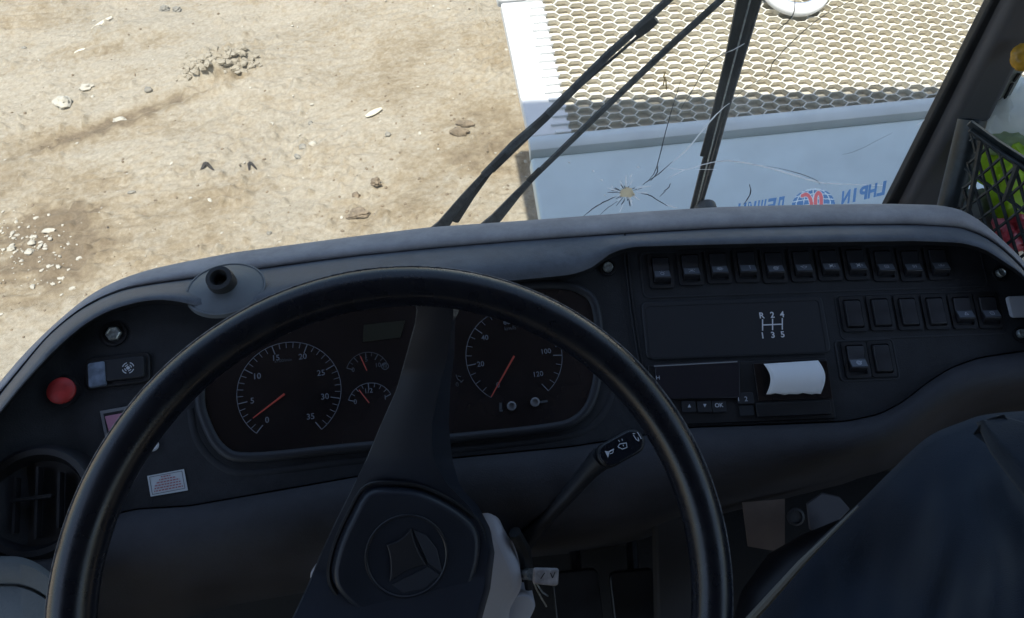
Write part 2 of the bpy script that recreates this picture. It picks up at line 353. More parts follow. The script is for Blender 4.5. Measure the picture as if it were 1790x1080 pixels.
# crumbled mound and loose gravel
mb = MB()
for k in range(230):
    a = random.gauss(0, 1); b_ = random.gauss(0, 1); px = 392+a*32; py = 124+b_*9+a*-3; g = G(px, py); s = .003+.023*random.random()**2.4
    rock_geo(mb, (g.x, g.y, ground_z(g.x, g.y)+s*.2), s*1.4, s, s*.8, k, random.random()*6, 1, .6)
mo = mb.build('crumbled_mound', M_DIRT, smooth=False); tag(mo, 'crumbled mound of dry pale dirt clods', 'mound', kind='stuff')
for nm, M, N, lab, sc in (('pale_gravel', M_STONE_L, 520, 'loose pale gravel scattered over the dirt', 1), ('brown_gravel', M_STONE_D, 900, 'loose brown crumbs scattered over the dirt', .8)):
    mb = MB()
    for k in range(N):
        if nm[0] == 'p' and k < 150: px, py = random.gauss(52, 45), random.gauss(440, 38)
        elif nm[0] == 'b' and k < 200: px, py = random.gauss(760, 110), random.gauss(260, 110)
        else: px, py = random.uniform(-60, 960), random.uniform(-60, 640)
        g = G(px, py); s = sc*(.0022+.0085*random.random()**3.5)*(1.25 if k < 150 and nm[0] == 'p' else 1)
        if nm[0] == 'p' and abs(px-52) < 70 and abs(py-440) < 60: s = min(.0105, s*1.15)
        rock_geo(mb, (g.x, g.y, ground_z(g.x, g.y)+s*.2), s*random.uniform(1, 1.7), s, s*.7, k*.37, random.random()*6, 1, .5)
    o = mb.build(nm, M, smooth=False); tag(o, lab, 'gravel', kind='stuff')

# ------------------------------------------------------------------ white truck parked nose to nose
tu = camv(1, .12, .10).normalized(); tv = camv(-951, 5406, 1330).normalized()
T0 = G(912, 178, 1.40)                                # on its left edge, where the bus shade begins
tn = tu.cross(tv).normalized()
if tn.dot(CAM-T0) < 0: tn = -tn
class TF:                                            # slanted nose plane; a along the width, b up the slope
    def pt(s, a, b, h=0): return T0+tu*a+tv*b+tn*h
TFr = TF(); TFr.ex, TFr.ey, TFr.n, TFr.o = tu, tv, tn, T0
def tuv(px, py):
    r = ray(px, py); d = (T0-CAM).dot(tn)/r.dot(tn); q = CAM+r*d-T0
    c = tu.dot(tv); qa, qb = q.dot(tu), q.dot(tv); return ((qa-c*qb)/(1-c*c), (qb-c*qa)/(1-c*c))
truck = thing('parked_truck', (T0.x+.7, T0.y+1.2, 0), 'white truck nose with honeycomb grille parked right in front of the bus', 'truck')
aL = tuv(943, 8)[0]; aR = aL+1.75; bB = tuv(985, 235)[1]; bT = bB+.66
eL = [tuv(875, 3), tuv(912, 178), tuv(945, 380)]
WID = aR+.22
def quadT(mb, a0, a1, b0, b1, h0, h1):
    p = [(a0, b0), (a1, b0), (a1, b1), (a0, b1)]; return mb.prism(TFr, p, h0, h1)
# nose skin around the grille: left strip, right strip, top strip
mb = MB(); e_ = .012
bTop = tuv(875, 4)[1]
mb.prism(TFr, [(eL[1][0]+(bB-eL[1][1])*((eL[0][0]-eL[1][0])/(eL[0][1]-eL[1][1])), bB), (aL+.01, bB), (aL+.01, bTop), (eL[0][0], bTop)], -.03, 0)
mb.build('nose_panel', M_WHITE, truck, bevel=.006, seg=3); mb = MB(); quadT(mb, aR-.01, WID, bB, bTop, -.03, 0)
mb.build('nose_panel', M_WHITE, truck, bevel=.006, seg=3)
mb = MB(); quadT(mb, eL[0][0]-.005, aL+.008, bTop+.006, bT+.4, -.03, 0); quadT(mb, aL+.008, aR-.01, bT+.01, bT+.4, -.03, 0); quadT(mb, aR-.01, WID, bTop+.006, bT+.4, -.03, 0)
mb.build('hood_panel', M_WHITE, truck, bevel=.006, seg=3)
# honeycomb
S = .0325*(T0-CAM).dot(fw)/1.68; R_ = .0198*(T0-CAM).dot(fw)/1.68
hw, hh = S*2/3, R_/2
fwdY = (-tn+Vector((0, .18, 0))).normalized()
ncol = int((aR-aL)/S)+1; nrow = int((bT-bB)/R_)+1
mb = MB(); fl = MB()
def hexp(cx, cy, k, kb=None):
    kb = kb or k
    return [(cx+hw*k, cy), (cx+hw*.5*k, cy+hh*kb), (cx-hw*.5*k, cy+hh*kb), (cx-hw*k, cy), (cx-hw*.5*k, cy-hh*kb), (cx+hw*.5*k, cy-hh*kb)]
acen, bcen = tuv(1385, -22)
DEP = .019
for i in range(ncol):
    for j in range(nrow):
        cx = aL+hw+i*S; cy = bB+hh*.25+j*R_+(0 if i % 2 == 0 else hh)
        if cx > aR-.01 or cy > bT: continue
        if cy < bB: continue
        jx = random.uniform(-1, 1)*.02
        o_ = hexp(cx, cy, 1.0); in_ = hexp(cx, cy, .925, .90)
        vs = [TFr.pt(a, b, -.004) for a, b in o_]+[TFr.pt(a, b, -.004) for a, b in in_]
        mb.add(vs, [(k, (k+1) % 6, 6+(k+1) % 6, 6+k) for k in range(6)])
        f0 = [TFr.pt(a, b, -.004) for a, b in in_]; f1 = [p+fwdY*DEP*(1+jx) for p in f0]
        fl.add(f0+f1, [(k, (k+1) % 6, 6+(k+1) % 6, 6+k) for k in range(6)]+[tuple(range(6, 12))])
gr = mb.build('grille', M_CELL, truck, smooth=False, solid=.0015)
fl.build('grille_cells', M_CELLIN, gr, smooth=False)
# comb of short ledges along the left side of the grille
mb = MB()
for j in range(nrow):
    cy = bB+hh*.6+j*R_; quadT(mb, aL-.024-.006*(j % 2), aL+.012, cy-.0035, cy+.0035, -.004, .007)
mb.build('grille_ledge', M_WHITE, gr, bevel=.0012)
# back-up plate under the grille so nothing shows through
mb = MB(); mb.add([TFr.pt(a, b, -.006)+fwdY*.035 for a, b in ((aL-.05, bB-.03), (aR+.02, bB-.03), (aR+.02, bT+.05), (aL-.05, bT+.05))], [(0, 1, 2, 3)])
mb.build('grille_backing', M_CELLIN, truck)
# rounded rail under the grille
def edge_a(b): return eL[1][0]+(b-eL[1][1])*((eL[2][0]-eL[1][0])/(eL[2][1]-eL[1][1]))
mb = MB(); prof = [(.0, .001), (.0, .004), (-.008, .013), (-.022, .017), (-.036, .013), (-.044, .0), (-.046, -.02)]
L_ = [TFr.pt(edge_a(bB+b_), bB+b_, h) for b_, h in prof]; Rr = [TFr.pt(WID, bB+b_, h) for b_, h in prof]; n = len(prof)
mb.add(L_+Rr, [(k, k+n, k+1+n, k+1) for k in range(n-1)]+[tuple(range(n))])
mb.build('grille_rail', M_TRIM, truck)
# flat lower panel with worn marks
bl = bB-.045
mb = MB(); lo = bl-.32
mb.prism(TFr, [(edge_a(lo), lo), (WID, lo), (WID, bl), (edge_a(bl), bl)], -.045, -.003)
M_BLUEW = mat('truck_shade_white', (.64, .73, .735), .33, var=.03, vscale=4, bump=.03, bscale=20, dist=.001)  # truck white with the blue of skylit shade mixed into the colour
mb.build('lower_panel', M_BLUEW, truck, bevel=.008, seg=3)
M_CHIPD = mat('paint_chip', (.24, .27, .29), .7)
mb = MB()
for px, py, w_, h_ in ((1076, 252, 17, 3), (1092, 250, 10, 2.5), (1129, 245, 8, 2), (1279, 227, 14, 3), (969, 251, 8, 2.5), (1003, 262, 3, 2)):
    a, b_ = tuv(px, py); k = (T0-CAM).dot(fw)/FPX
    mb.prism(TFr, [(a+w_*k*.5*math.cos(t)*random.uniform(.7, 1.1), b_+h_*k*.8*math.sin(t)*random.uniform(.7, 1.1)) for t in [x*math.pi/5 for x in range(10)]], -.0031, -.0022)
    mb.build('paint_chip', M_CHIPD, truck, smooth=False); mb = MB()
# hidden bulk of the truck
aa0, aa1 = .30, WID-.03; yy = TFr.pt(.3, lo).y+.05; a0 = T0.x+.32; a1 = T0.x+WID-.1
mb = MB(); tp = [TFr.pt(aa0, lo+.01, -.07), TFr.pt(aa1, lo+.01, -.07), TFr.pt(aa1, bT+.38, -.07), TFr.pt(aa0, bT+.38, -.07)]
bk_ = [Vector((p.x, p.y+1.9, p.z)) for p in (tp[3], tp[2])]
up6 = [tp[0], tp[3], bk_[0]]; dn = [Vector((p.x, p.y, .42)) for p in up6]; ur = [tp[1], tp[2], bk_[1]]; dr = [Vector((p.x, p.y, .42)) for p in ur]
mb.add(up6+dn+ur+dr, [(0, 3, 4, 1), (1, 4, 5, 2), (6, 7, 10, 9), (7, 8, 11, 10), (0, 1, 7, 6), (1, 2, 8, 7), (0, 6, 9, 3), (2, 5, 11, 8), (3, 9, 10, 4), (4, 10, 11, 5)])
mb.build('cab_body', M_WHITE, truck, bevel=.015)
for xx in (a0+.18, a1-.18):
    wy = yy+1.2; Fw = Frame(Vector((xx, wy, .46)), Vector((0, 1, 0)), Vector((-1, 0, 0)))
    ty = MB().lathe(Fw, Fw.pt(0, 0, -.12), [(.2, 0), (.44, .01), (.46, .04), (.46, .2), (.44, .23), (.3, .24), (.27, .2), (.0001, .2)], 36).build('wheel', M_RUB, truck)
    MB().lathe(Fw, Fw.pt(0, 0, .085), [(.26, 0), (.25, .015), (.1, .0), (.09, .05), (.001, .05)], 28).build('rim', M_STEEL, ty)
# badge: ring with a three-armed star
M_CHROME = mat('badge_chrome', (.86, .86, .88), .18, metal=.85)
kb = (T0-CAM).dot(fw)/FPX; br = 58*kb
mb = MB(); mb.tube([TFr.pt(acen+br*math.cos(t), bcen+br*.98*math.sin(t), .012) for t in [x*math.pi/24 for x in range(48)]], .0135, 12, closed=True)
bd = mb.build('badge', M_WHITE, truck)
mb = MB()
for t in (90, 210, 330):
    t = math.radians(t); mb.tube([TFr.pt(acen, bcen, .016), TFr.pt(acen+br*.9*math.cos(t), bcen+br*.9*math.sin(t), .016)], [.012, .002], 4)
mb.tube([TFr.pt(acen+br*.80*math.cos(t), bcen+br*.78*math.sin(t), .018) for t in [x*math.pi/24 for x in range(48)]], .003, 8, closed=True)
mb.build('star', M_CHROME, bd, smooth=False)
# dry twig stuck in the grille
tw = MB().tube([P(1163, 126, 1.62), P(1160, 134, 1.6), P(1164, 140, 1.6), P(1165, 156, 1.62)], .0016, 6).tube([P(1163, 134, 1.6), P(1159, 150, 1.62)], .0014, 6).build('dry_twig', mat('twig', (.36, .22, .07), .8)); tag(tw, 'thin dry yellow twig caught in the honeycomb grille', 'twig')

# ------------------------------------------------------------------ bus shell
M_SHELL = mat('cab_lining', (.055, .055, .06), .8, bump=.2, bscale=200)
M_FLOOR = mat('cab_floor', (.02, .019, .018), .8, bump=.4, bscale=120, var=.3, vscale=10)
cab = thing('bus_cab', (0, -1, 1.0), 'dark cab shell of the bus round the driver place', 'bus cab')
MB().box((.28, -1.82, 3.25), 2.76, 5.1, .06).build('roof', M_SHELL, cab, bevel=.01)
mb = MB(); mb.box((.28, -1.82, .80), 2.64, 5.06, .05); mb.build('cab_floor', M_FLOOR, cab)
mb = MB(); mb.box((-1.05, -1.84, 1.24), .05, 5.06, .5); mb.box((-1.05, -2.95, 2.3), .05, 2.8, 1.8); mb.box((-1.05, -1.84, 3.04), .05, 5.06, .36); mb.build('side_wall', M_SHELL, cab)
mb = MB(); mb.box((1.62, -1.82, 1.44), .05, 5.1, .83); mb.box((1.62, -3.2, 2.53), .05, 2.3, 1.3); mb.box((1.62, -1.82, 3.04), .05, 5.1, .36); mb.build('side_wall', M_SHELL, cab)
MB().box((.28, -4.37, 2.1), 2.7, .05, 2.3).build('rear_wall', M_SHELL, cab)
MB().box((.28, .73, 1.05), 2.7, .04, .54).build('front_wall', M_SHELL, cab)
mb = MB(); mb.box((1.6, .70, 2.38), .07, .07, 1.66); mb.build('corner_pillar', M_SHELL, cab)
# windscreen
mg = bpy.data.materials.new('windscreen_glass'); mg.use_nodes = True; t = mg.node_tree; t.nodes.remove(t.nodes['Principled BSDF'])
out = t.nodes['Material Output']; tr = t.nodes.new('ShaderNodeBsdfTransparent'); tr.inputs[0].default_value = (.97, .985, .98, 1)
gl = t.nodes.new('ShaderNodeBsdfGlossy'); gl.inputs['Roughness'].default_value = .02; df = t.nodes.new('ShaderNodeBsdfDiffuse'); df.inputs[0].default_value = (.6, .6, .57, 1)
lw_ = t.nodes.new('ShaderNodeLayerWeight'); pw_ = t.nodes.new('ShaderNodeMath'); pw_.operation = 'POWER'; pw_.inputs[1].default_value = 5; t.links.new(lw_.outputs['Facing'], pw_.inputs[0])
fr = t.nodes.new('ShaderNodeMapRange'); fr.inputs[3].default_value = .012; fr.inputs[4].default_value = .5; t.links.new(pw_.outputs[0], fr.inputs[0])
m1 = t.nodes.new('ShaderNodeMixShader'); m2 = t.nodes.new('ShaderNodeMixShader')
t.links.new(fr.outputs[0], m1.inputs[0]); t.links.new(tr.outputs[0], m1.inputs[1]); t.links.new(gl.outputs[0], m1.inputs[2])
tcg = t.nodes.new('ShaderNodeTexCoord'); ng = t.nodes.new('ShaderNodeTexNoise'); ng.inputs['Scale'].default_value = 14; ng.inputs['Detail'].default_value = 8
t.links.new(tcg.outputs['Object'], ng.inputs['Vector'])
mr = t.nodes.new('ShaderNodeMapRange'); mr.inputs[1].default_value = .4; mr.inputs[2].default_value = .8; mr.inputs[3].default_value = .03; mr.inputs[4].default_value = .10
t.links.new(ng.outputs[0], mr.inputs[0]); t.links.new(mr.outputs[0], m2.inputs[0]); t.links.new(m1.outputs[0], m2.inputs[1]); t.links.new(df.outputs[0], m2.inputs[2]); t.links.new(m2.outputs[0], out.inputs[0])
ws = thing('windscreen', GL.pt(0, 0), 'cracked front window glass with a starred stone hit', 'windscreen')
pr = 1 if GL.ey.z > 0 else -1
def glq(a0, a1, z0, z1, h0, h1):
    return MB().prism(GL, [(a0, (z0-2.2)*pr), (a1, (z0-2.2)*pr), (a1, (z1-2.2)*pr), (a0, (z1-2.2)*pr)], h0, h1)
sgn = 1 if GL.ex.x > 0 else -1
glq(-1.02, 1.57, 1.30, 3.21, -.0, -.005).build('pane', mg, ws, smooth=False)
# cracks
def trans_mat(name, col, k=.7):
    m = bpy.data.materials.new(name); m.use_nodes = True; t = m.node_tree; b = t.nodes['Principled BSDF']; b.inputs['Base Color'].default_value = (*col, 1)
    tr_ = t.nodes.new('ShaderNodeBsdfTranslucent'); tr_.inputs[0].default_value = (*col, 1); mx_ = t.nodes.new('ShaderNodeMixShader'); mx_.inputs[0].default_value = k
    t.links.new(b.outputs[0], mx_.inputs[1]); t.links.new(tr_.outputs[0], mx_.inputs[2]); t.links.new(mx_.outputs[0], t.nodes['Material Output'].inputs[0]); return m
M_CRW = trans_mat('crack_bright', (.95, .97, 1.0), .8); M_CRD = mat('crack_dark', (.10, .11, .12), .4); M_HIT = trans_mat('stone_hit', (.85, .80, .68), .7)
def crack(mb, pts, wpx, taper=True, wig=1.2):
    pts = smooth_line(pts, 5); n = len(pts)
    q_ = [GL.at(x_+random.uniform(-wig, wig)*.35, y_+random.uniform(-wig, wig)*.35, .0012) for x_, y_ in pts]
    rr = [wpx*(.00046 if mb else .00036)*(.35+.65*math.sin(math.pi*(k+.5)/n) if taper else 1)*random.uniform(.75, 1.15) for k in range(n)]
    o_ = MB().tube(q_, rr, 4, flat=.5, nrm=GL.n).build('crack', M_CRW if mb else M_CRD, ws)
cw, ck = True, False
crack(ck, [(1124, 323), (1140, 308), (1149, 288), (1160, 245), (1172, 200), (1190, 140)], 1.8)
crack(ck, [(1150, 290), (1148, 303), (1137, 316)], 2.2)
crack(ck, [(1123, 323), (1150, 305), (1175, 283)], 2.0)
crack(cw, [(1172, 286), (1200, 262), (1225, 232), (1252, 200), (1275, 180)], 2.6)
crack(ck, [(1275, 178), (1310, 150), (1342, 130), (1352, 108), (1380, 78), (1410, 50), (1450, 20), (1490, 0), (1560, -40)], 1.7)
crack(ck, [(1190, 190), (1215, 150), (1235, 115), (1260, 96), (1300, 78)], 1.6)
crack(cw, [(1258, 97), (1285, 85), (1302, 76)], 1.8)
crack(ck, [(1343, 64), (1365, 48), (1386, 26), (1390, -2)], 1.9)
crack(cw, [(1168, 293), (1200, 296), (1235, 286), (1275, 281), (1330, 290), (1378, 303), (1430, 318), (1462, 321), (1520, 323), (1545, 324)], 2.8)
crack(ck, [(1340, 290), (1380, 298), (1425, 314), (1433, 322)], 1.2)
crack(cw, [(1215, 296), (1252, 296)], 1.0)
crack(cw, [(1166, 312), (1190, 300), (1200, 295)], 1.6)
crack(ck, [(1078, 343), (1058, 352), (1040, 362), (1020, 378)], 3.0)
crack(ck, [(1079, 352), (1064, 362), (1048, 376)], 1.6)
crack(cw, [(1090, 355), (1083, 370)], 1.6); crack(ck, [(1092, 350), (1086, 358)], 2.2)
crack(ck, [(1120, 338), (1135, 341), (1150, 350), (1168, 360)], 2.2); crack(cw, [(1165, 358), (1175, 361), (1184, 363)], 2.4)
crack(cw, [(1112, 336), (1127, 337), (1132, 338)], 2.2); crack(cw, [(1113, 329), (1128, 326), (1139, 325)], 1.8); crack(cw, [(1112, 333), (1120, 325)], 1.6)
crack(cw, [(1101, 311), (1105, 304)], 2.0); crack(ck, [(1172, 321), (1168, 329), (1160, 334)], 2.6); crack(ck, [(1164, 333), (1153, 344)], 1.6)
crack(ck, [(1310, 322), (1312, 336), (1306, 349), (1299, 357)], 2.6)
crack(cw, [(1600, 222), (1610, 214), (1616, 208)], 2.0)
crack(ck, [(1472, 270), (1500, 262), (1560, 232)], .8)
for k in range(38):
    t_ = random.uniform(0, 2*math.pi); r1_ = random.uniform(9, 17); r2_ = r1_+random.uniform(4, 26)*(1 if random.random() < .5 else .5)
    crack(cw if k % 2 else ck, [(1095+r1_*math.cos(t_), 336+r1_*.72*math.sin(t_)), (1095+r2_*math.cos(t_+.05), 336+r2_*.72*math.sin(t_+.05))], random.uniform(1.2, 2.2), wig=.4)
for x_, y_ in ((1116, 291), (1037, 298), (1051, 314), (1070, 326), (1058, 341), (995, 283)): crack(cw, [(x_-2, y_), (x_+2, y_+1)], 3.0)
mb = MB(); poly = []
for k in range(40):
    t_ = k*math.pi/20; r_ = 12.5*(1+.10*math.sin(3*t_)+random.uniform(-.12, .12)); poly.append(GL.uv(1096+r_*math.cos(t_), 336+r_*.74*math.sin(t_)))
mb.prism(GL, poly, .0004, .0016, .3); mb.build('stone_hit', M_HIT, ws)
# sticker on the glass, seen from behind so its letters are mirrored
M_INK = trans_mat('sticker_blue', (.16, .31, .60), .8); M_INKR = trans_mat('sticker_red', (.90, .25, .28), .75); M_INKW = trans_mat('sticker_pale', (.75, .85, .95), .8)
stk = thing('windscreen_sticker', GL.at(1420, 350), 'blue lettering with a red and blue globe stuck on the windscreen, mirrored', 'sticker')
def gtext(mb, s_, px0, py0, px1, py1, hpx, h=.0015, flat=1, sp=1.0):
    a0, b0 = GL.uv(px0, py0); a1, b1 = GL.uv(px1, py1); n = len(s_)
    hy = abs(GL.uv(px0, py0-hpx)[1]-b0); rot = math.atan2(b1-b0, a1-a0)
    if abs(rot) > math.pi/2: rot += math.pi
    for k, ch in enumerate(s_):
        f = k/(n-1); g_ = text_geo(ch, .045); wch = (max(v[0] for v in g_[0])-min(v[0] for v in g_[0]))
        size = hy/.70; wpx_ = 4.5 if ch == 'I' else 13.5; xk = (abs(GL.uv(px0+wpx_, py0)[0]-a0)/max(wch, .01))/size
        mb.text(GL, ch, a0+(a1-a0)*f, b0+(b1-b0)*f, size, h, rot+(math.pi if GL.ey.z < 0 else 0), mirror=True, bold=.045, flat=1.0, xk=xk)
lt = MB(); gtext(lt, 'NIPHL', 1478, 343, 1540, 328, 23); lt.build('letters', M_INK, stk, smooth=False)
lt = MB(); gtext(lt, 'НИШЕД', 1296, 367, 1365, 356, 23); lt.build('letters', M_INK, stk, smooth=False)
gc = (1421, 359); RX, RY = 38, 31
def gp(x_, y_): return GL.uv(gc[0]+x_*RX, gc[1]-y_*RY-x_*2.5)
em_l = [smooth_line([(-.5, .62), (-.32, .68), (-.16, .5), (-.08, .1), (-.07, -.8)], 5), smooth_line([(.14, -.8), (.12, 0), (.12, .5), (.24, .74), (.36, .5), (.36, 0), (.36, -.8)], 5)]
gr_l = [[(x_*math.sqrt(1-yy_*yy_), yy_+.10*(1-x_*x_)) for x_ in [k/8-1 for k in range(17)]] for yy_ in (-.3, 0, .3, .58, .82)]+[[(xx_*math.cos(t_), math.sin(t_)) for t_ in [k*math.pi/16-math.pi/2 for k in range(17)]] for xx_ in (-.8, -.45, 0, .45, .8)]
def dseg(p, L_):
    b_ = 9e9
    for (x0, y0), (x1, y1) in zip(L_[:-1], L_[1:]):
        dx, dy = (x1-x0)*RX, (y1-y0)*RY; ax, ay = (p[0]-x0)*RX, (p[1]-y0)*RY; t_ = max(0, min(1, (ax*dx+ay*dy)/(dx*dx+dy*dy+1e-9))); b_ = min(b_, math.hypot(ax-dx*t_, ay-dy*t_))
    return b_
gm = [MB(), MB(), MB()]; NQ = 84
for i_ in range(NQ):
    for j_ in range(NQ*2//5, NQ):
        x_, y_ = (i_+.5)/NQ*2-1, (j_+.5)/NQ*2-1
        if x_*x_+y_*y_ > 1: continue
        k = 1 if min(dseg((x_, y_), l_) for l_ in em_l) < 3.1 else (2 if min(dseg((x_, y_), l_) for l_ in gr_l) < .75 or min(dseg((x_, y_), l_) for l_ in em_l) < 4.2 else 0)
        h_ = 1/NQ; gm[k].add([GL.pt(*gp(x_+a*h_, y_+b_*h_), .0012) for a, b_ in ((-1, -1), (1, -1), (1, 1), (-1, 1))], [(0, 1, 2, 3)])
gb = gm[0].build('globe', M_INK, stk, smooth=False); gm[1].build('emblem', M_INKR, stk, smooth=False); gm[2].build('globe_grid', M_INKW, gb, smooth=False)
# ------------------------------------------------------------------ wipers (outside the glass)
OUT = -.035
def gp3(px, py, h=OUT): return GL.at(px, py, h)
def wiper(name, label, path, radii, extra):
    w_ = thing(name, gp3(*path[0]), label, 'wiper', 'windscreen wipers'); extra(w_)
    return w_
k1 = .00036
def wA(w_):
    MB().tube([gp3(735, 425), gp3(775, 392), gp3(812, 345), gp3(846, 306)], [.0105, .0095, .0065, .0045], 10, flat=.5, nrm=GL.n).build('arm_base', M_WIPE, w_)
    MB().tube([gp3(795, 385), gp3(822, 345), gp3(852, 306), (gp3(870, 286))], [.007, .0055, .004, .003], 8, flat=.6, nrm=GL.n).build('arm_base', M_RUB, w_)
    MB().tube([gp3(846, 305), gp3(900, 250), gp3(950, 208), gp3(1010, 148), gp3(1062, 96), gp3(1110, 53), gp3(1200, -30), gp3(1260, -85)], [.0056, .0060, .0064, .0060, .0054, .0050, .0050, .0050], 8, flat=.6, nrm=GL.n).build('arm', M_WIPE, w_)
    MB().tube([gp3(862, 300), gp3(905, 258), gp3(960, 205), gp3(1015, 150), gp3(1120, 60)], .0018, 6).build('hose', M_RUB, w_)
    for x0, y0, x1, y1, r_ in ((1112, 60, 1146, 32, .0082), (935, 222, 958, 200, .0065), (862, 290, 886, 268, .0060)):
        MB().tube([gp3(x0, y0, OUT+.002), gp3((x0+x1)/2, (y0+y1)/2, OUT+.002), gp3(x1, y1, OUT+.002)], [r_*.85, r_, r_*.85], 8, flat=.6, nrm=GL.n).build('joint', M_RUB, w_)
wiper('wiper', 'thick black wiper with clamped joints, leftmost of the three', [(775, 392)], 0, wA)
def wB(w_):
    MB().tube([gp3(840, 405), gp3(868, 380), gp3(905, 338), gp3(938, 304)], [.011, .0092, .006, .0040], 10, flat=.5, nrm=GL.n).build('arm_base', M_WIPE, w_)
    MB().tube([gp3(936, 306), gp3(1060, 186), gp3(1180, 72), gp3(1260, 0), gp3(1300, -40)], [.0046, .0048, .0048, .0047, .0047], 8, flat=.6, nrm=GL.n).build('arm', M_WIPE, w_)
    MB().tube([gp3(925, 316, OUT+.002), gp3(945, 296, OUT+.002)], .0052, 8, flat=.6, nrm=GL.n).build('joint', M_RUB, w_)
wiper('wiper', 'plain thin black wiper arm, middle of the three', [(868, 380)], 0, wB)
def wC(w_):
    MB().tube([gp3(1228, 272), gp3(1249, 205), gp3(1276, 105), gp3(1300, 0), gp3(1308, -40)], [.0040, .0058, .0075, .0090, .009], 6, flat=.5, nrm=GL.n).build('arm', M_RUB, w_)
    MB().tube([gp3(1212, 368), gp3(1232, 290), gp3(1262, 185), gp3(1318, 0), gp3(1330, -40)], [.0062, .0062, .0062, .0060, .006], 6, flat=.6, nrm=GL.n).build('blade', M_RUB, w_)
    MB().tube([gp3(1222, 365, OUT-.006), gp3(1244, 290, OUT-.006), (gp3(1272, 185, OUT-.006)), gp3(1327, 0, OUT-.006), gp3(1338, -40, OUT-.006)], .0036, 6).build('blade_spine', M_WIPE, w_)
    MB().tube([gp3(1216, 366, OUT+.006), gp3(1250, 232, OUT+.006), gp3(1306, 20, OUT+.006), gp3(1322, -40, OUT+.006)], .0010, 6).build('blade_lip', M_STEEL, w_)
wiper('wiper', 'black wiper blade standing nearly upright with its rubber strip', [(1216, 366)], 0, wC)
mb = MB(); mb.lathe(GL, gp3(1232, 362, -.03), [(.0001+.016, 0), (.016, .012), (.012, .017), (.001, .018)], 24); o = mb.build('wiper_spindle', M_WIPE); tag(o, 'dark rounded cap at the foot of the upright wiper', 'spindle')

# ------------------------------------------------------------------ centre post and what stands beyond it
post = thing('centre_post', GL.at(1650, 350), 'dark post between the two windscreen halves with rubber seal', 'post')
def gline(l, h, k):      # l ((px0,py0),(px1,py1)) extended
    (a, b_), (c, d) = l; return [GL.uv(a+(a-c)*k, b_+(b_-d)*k, h), GL.uv(c+(c-a)*k, d+(d-b_)*k, h)]
mb = MB(); l0 = gline(((1722, 0), (1544, 354)), 0, .5); l1 = gline(((1752, 0), (1578, 354)), 0, .5)
mb.prism(GL, [l0[0], l0[1], l1[1], l1[0]], -.004, .010); mb.build('seal', M_RUB, post, bevel=.003)
mb = MB(); l0 = gline(((1742, 0), (1568, 354)), 0, .5); l1 = gline(((1768, 0), (1592, 354)), 0, .5)
mb.prism(GL, [l0[0], l0[1], l1[1], l1[0]], .002, .004); mb.build('seal_groove', M_DARK, post)
mb = MB(); l0 = gline(((1760, 0), (1580, 354)), .02, .5); l1 = gline(((1830, 0), (1652, 354)), .02, .5)
M_POST = mat('post_grey', (.085, .083, .088), .7, bump=.3, bscale=400, dist=.0005, var=.1, vscale=12)
mb.prism(GL, [l0[0], l0[1], l1[1], l1[0]], -.02, .03, 0); mb.build('post', M_POST, post, bevel=.010, seg=4)

# ------------------------------------------------------------------ dashboard
def interp(tab, x):
    if x <= tab[0][0]: return tab[0][1]+(x-tab[0][0])*(tab[1][1]-tab[0][1])/(tab[1][0]-tab[0][0])
    for (x0, y0), (x1, y1) in zip(tab[:-1], tab[1:]):
        if x <= x1: return y0+(y1-y0)*(x-x0)/(x1-x0)
    (x0, y0), (x1, y1) = tab[-2:]; return y1+(x-x1)*(y1-y0)/(x1-x0)
tabB = [(-150, 900), (-60, 745), (0, 667), (40, 620), (79, 581), (118, 546), (157, 515), (188, 498), (220, 484), (265, 470), (315, 459), (409, 441), (500, 429), (620, 413), (750, 397), (880, 388), (1000, 379), (1120, 370), (1250, 362), (1350, 359), (1450, 357), (1560, 356), (1640, 358), (1680, 366), (1712, 384), (1745, 412), (1790, 455), (1900, 600)]
tabC = [(-150, 925), (-60, 768), (0, 688), (19, 665), (79, 591), (110, 563), (142, 539), (180, 519), (220, 504), (265, 496), (315, 489), (380, 480), (450, 470), (500, 463), (620, 447), (750, 434), (900, 421), (1000, 414), (1090, 408), (1250, 399), (1450, 393), (1600, 392), (1680, 397), (1720, 412), (1750, 432), (1790, 470), (1900, 620)]
tabD = [(-150, 960), (-60, 800), (0, 722), (40, 672), (94, 613), (125, 585), (157, 560), (190, 543), (220, 533), (250, 526), (283, 523), (320, 528), (360, 540), (420, 545), (500, 522), (620, 505), (750, 498), (900, 490), (1000, 480), (1036, 468), (1060, 447), (1085, 436), (1110, 431), (1250, 427), (1450, 423), (1600, 421), (1680, 424), (1720, 434), (1790, 480), (1900, 640)]
tabF = [(-150, 1100), (0, 975), (60, 962), (130, 930), (180, 902), (240, 888), (330, 883), (450, 862), (620, 832), (783, 800), (1000, 779), (1120, 760), (1195, 746), (1330, 741), (1480, 735), (1540, 722), (1580, 700), (1620, 668), (1660, 642), (1710, 624), (1790, 612), (1900, 606)]
dTB = [(-150, .62), (0, .75), (160, .82), (400, .85), (1100, .86), (1500, .86), (1700, .84), (1900, .80)]
dTC = [(-150, .60), (0, .73), (160, .79), (400, .82), (1100, .832), (1500, .835), (1700, .83), (1900, .79)]
def face_depth(px, py):
    a = DL.depth(px, py); c = DR.depth(px, py); f = min(1, max(0, (px-1060)/70)); f = f*f*(3-2*f)
    d = a*(1-f)+c*f
    if px < 120: d -= .0004*(120-px)*.35
    return d
cols = list(range(-150, 1901, 15)); rows = []
NV = 0
def smooth_tab(tab, x): return (interp(tab, x-12)+2*interp(tab, x)+interp(tab, x+12))/4
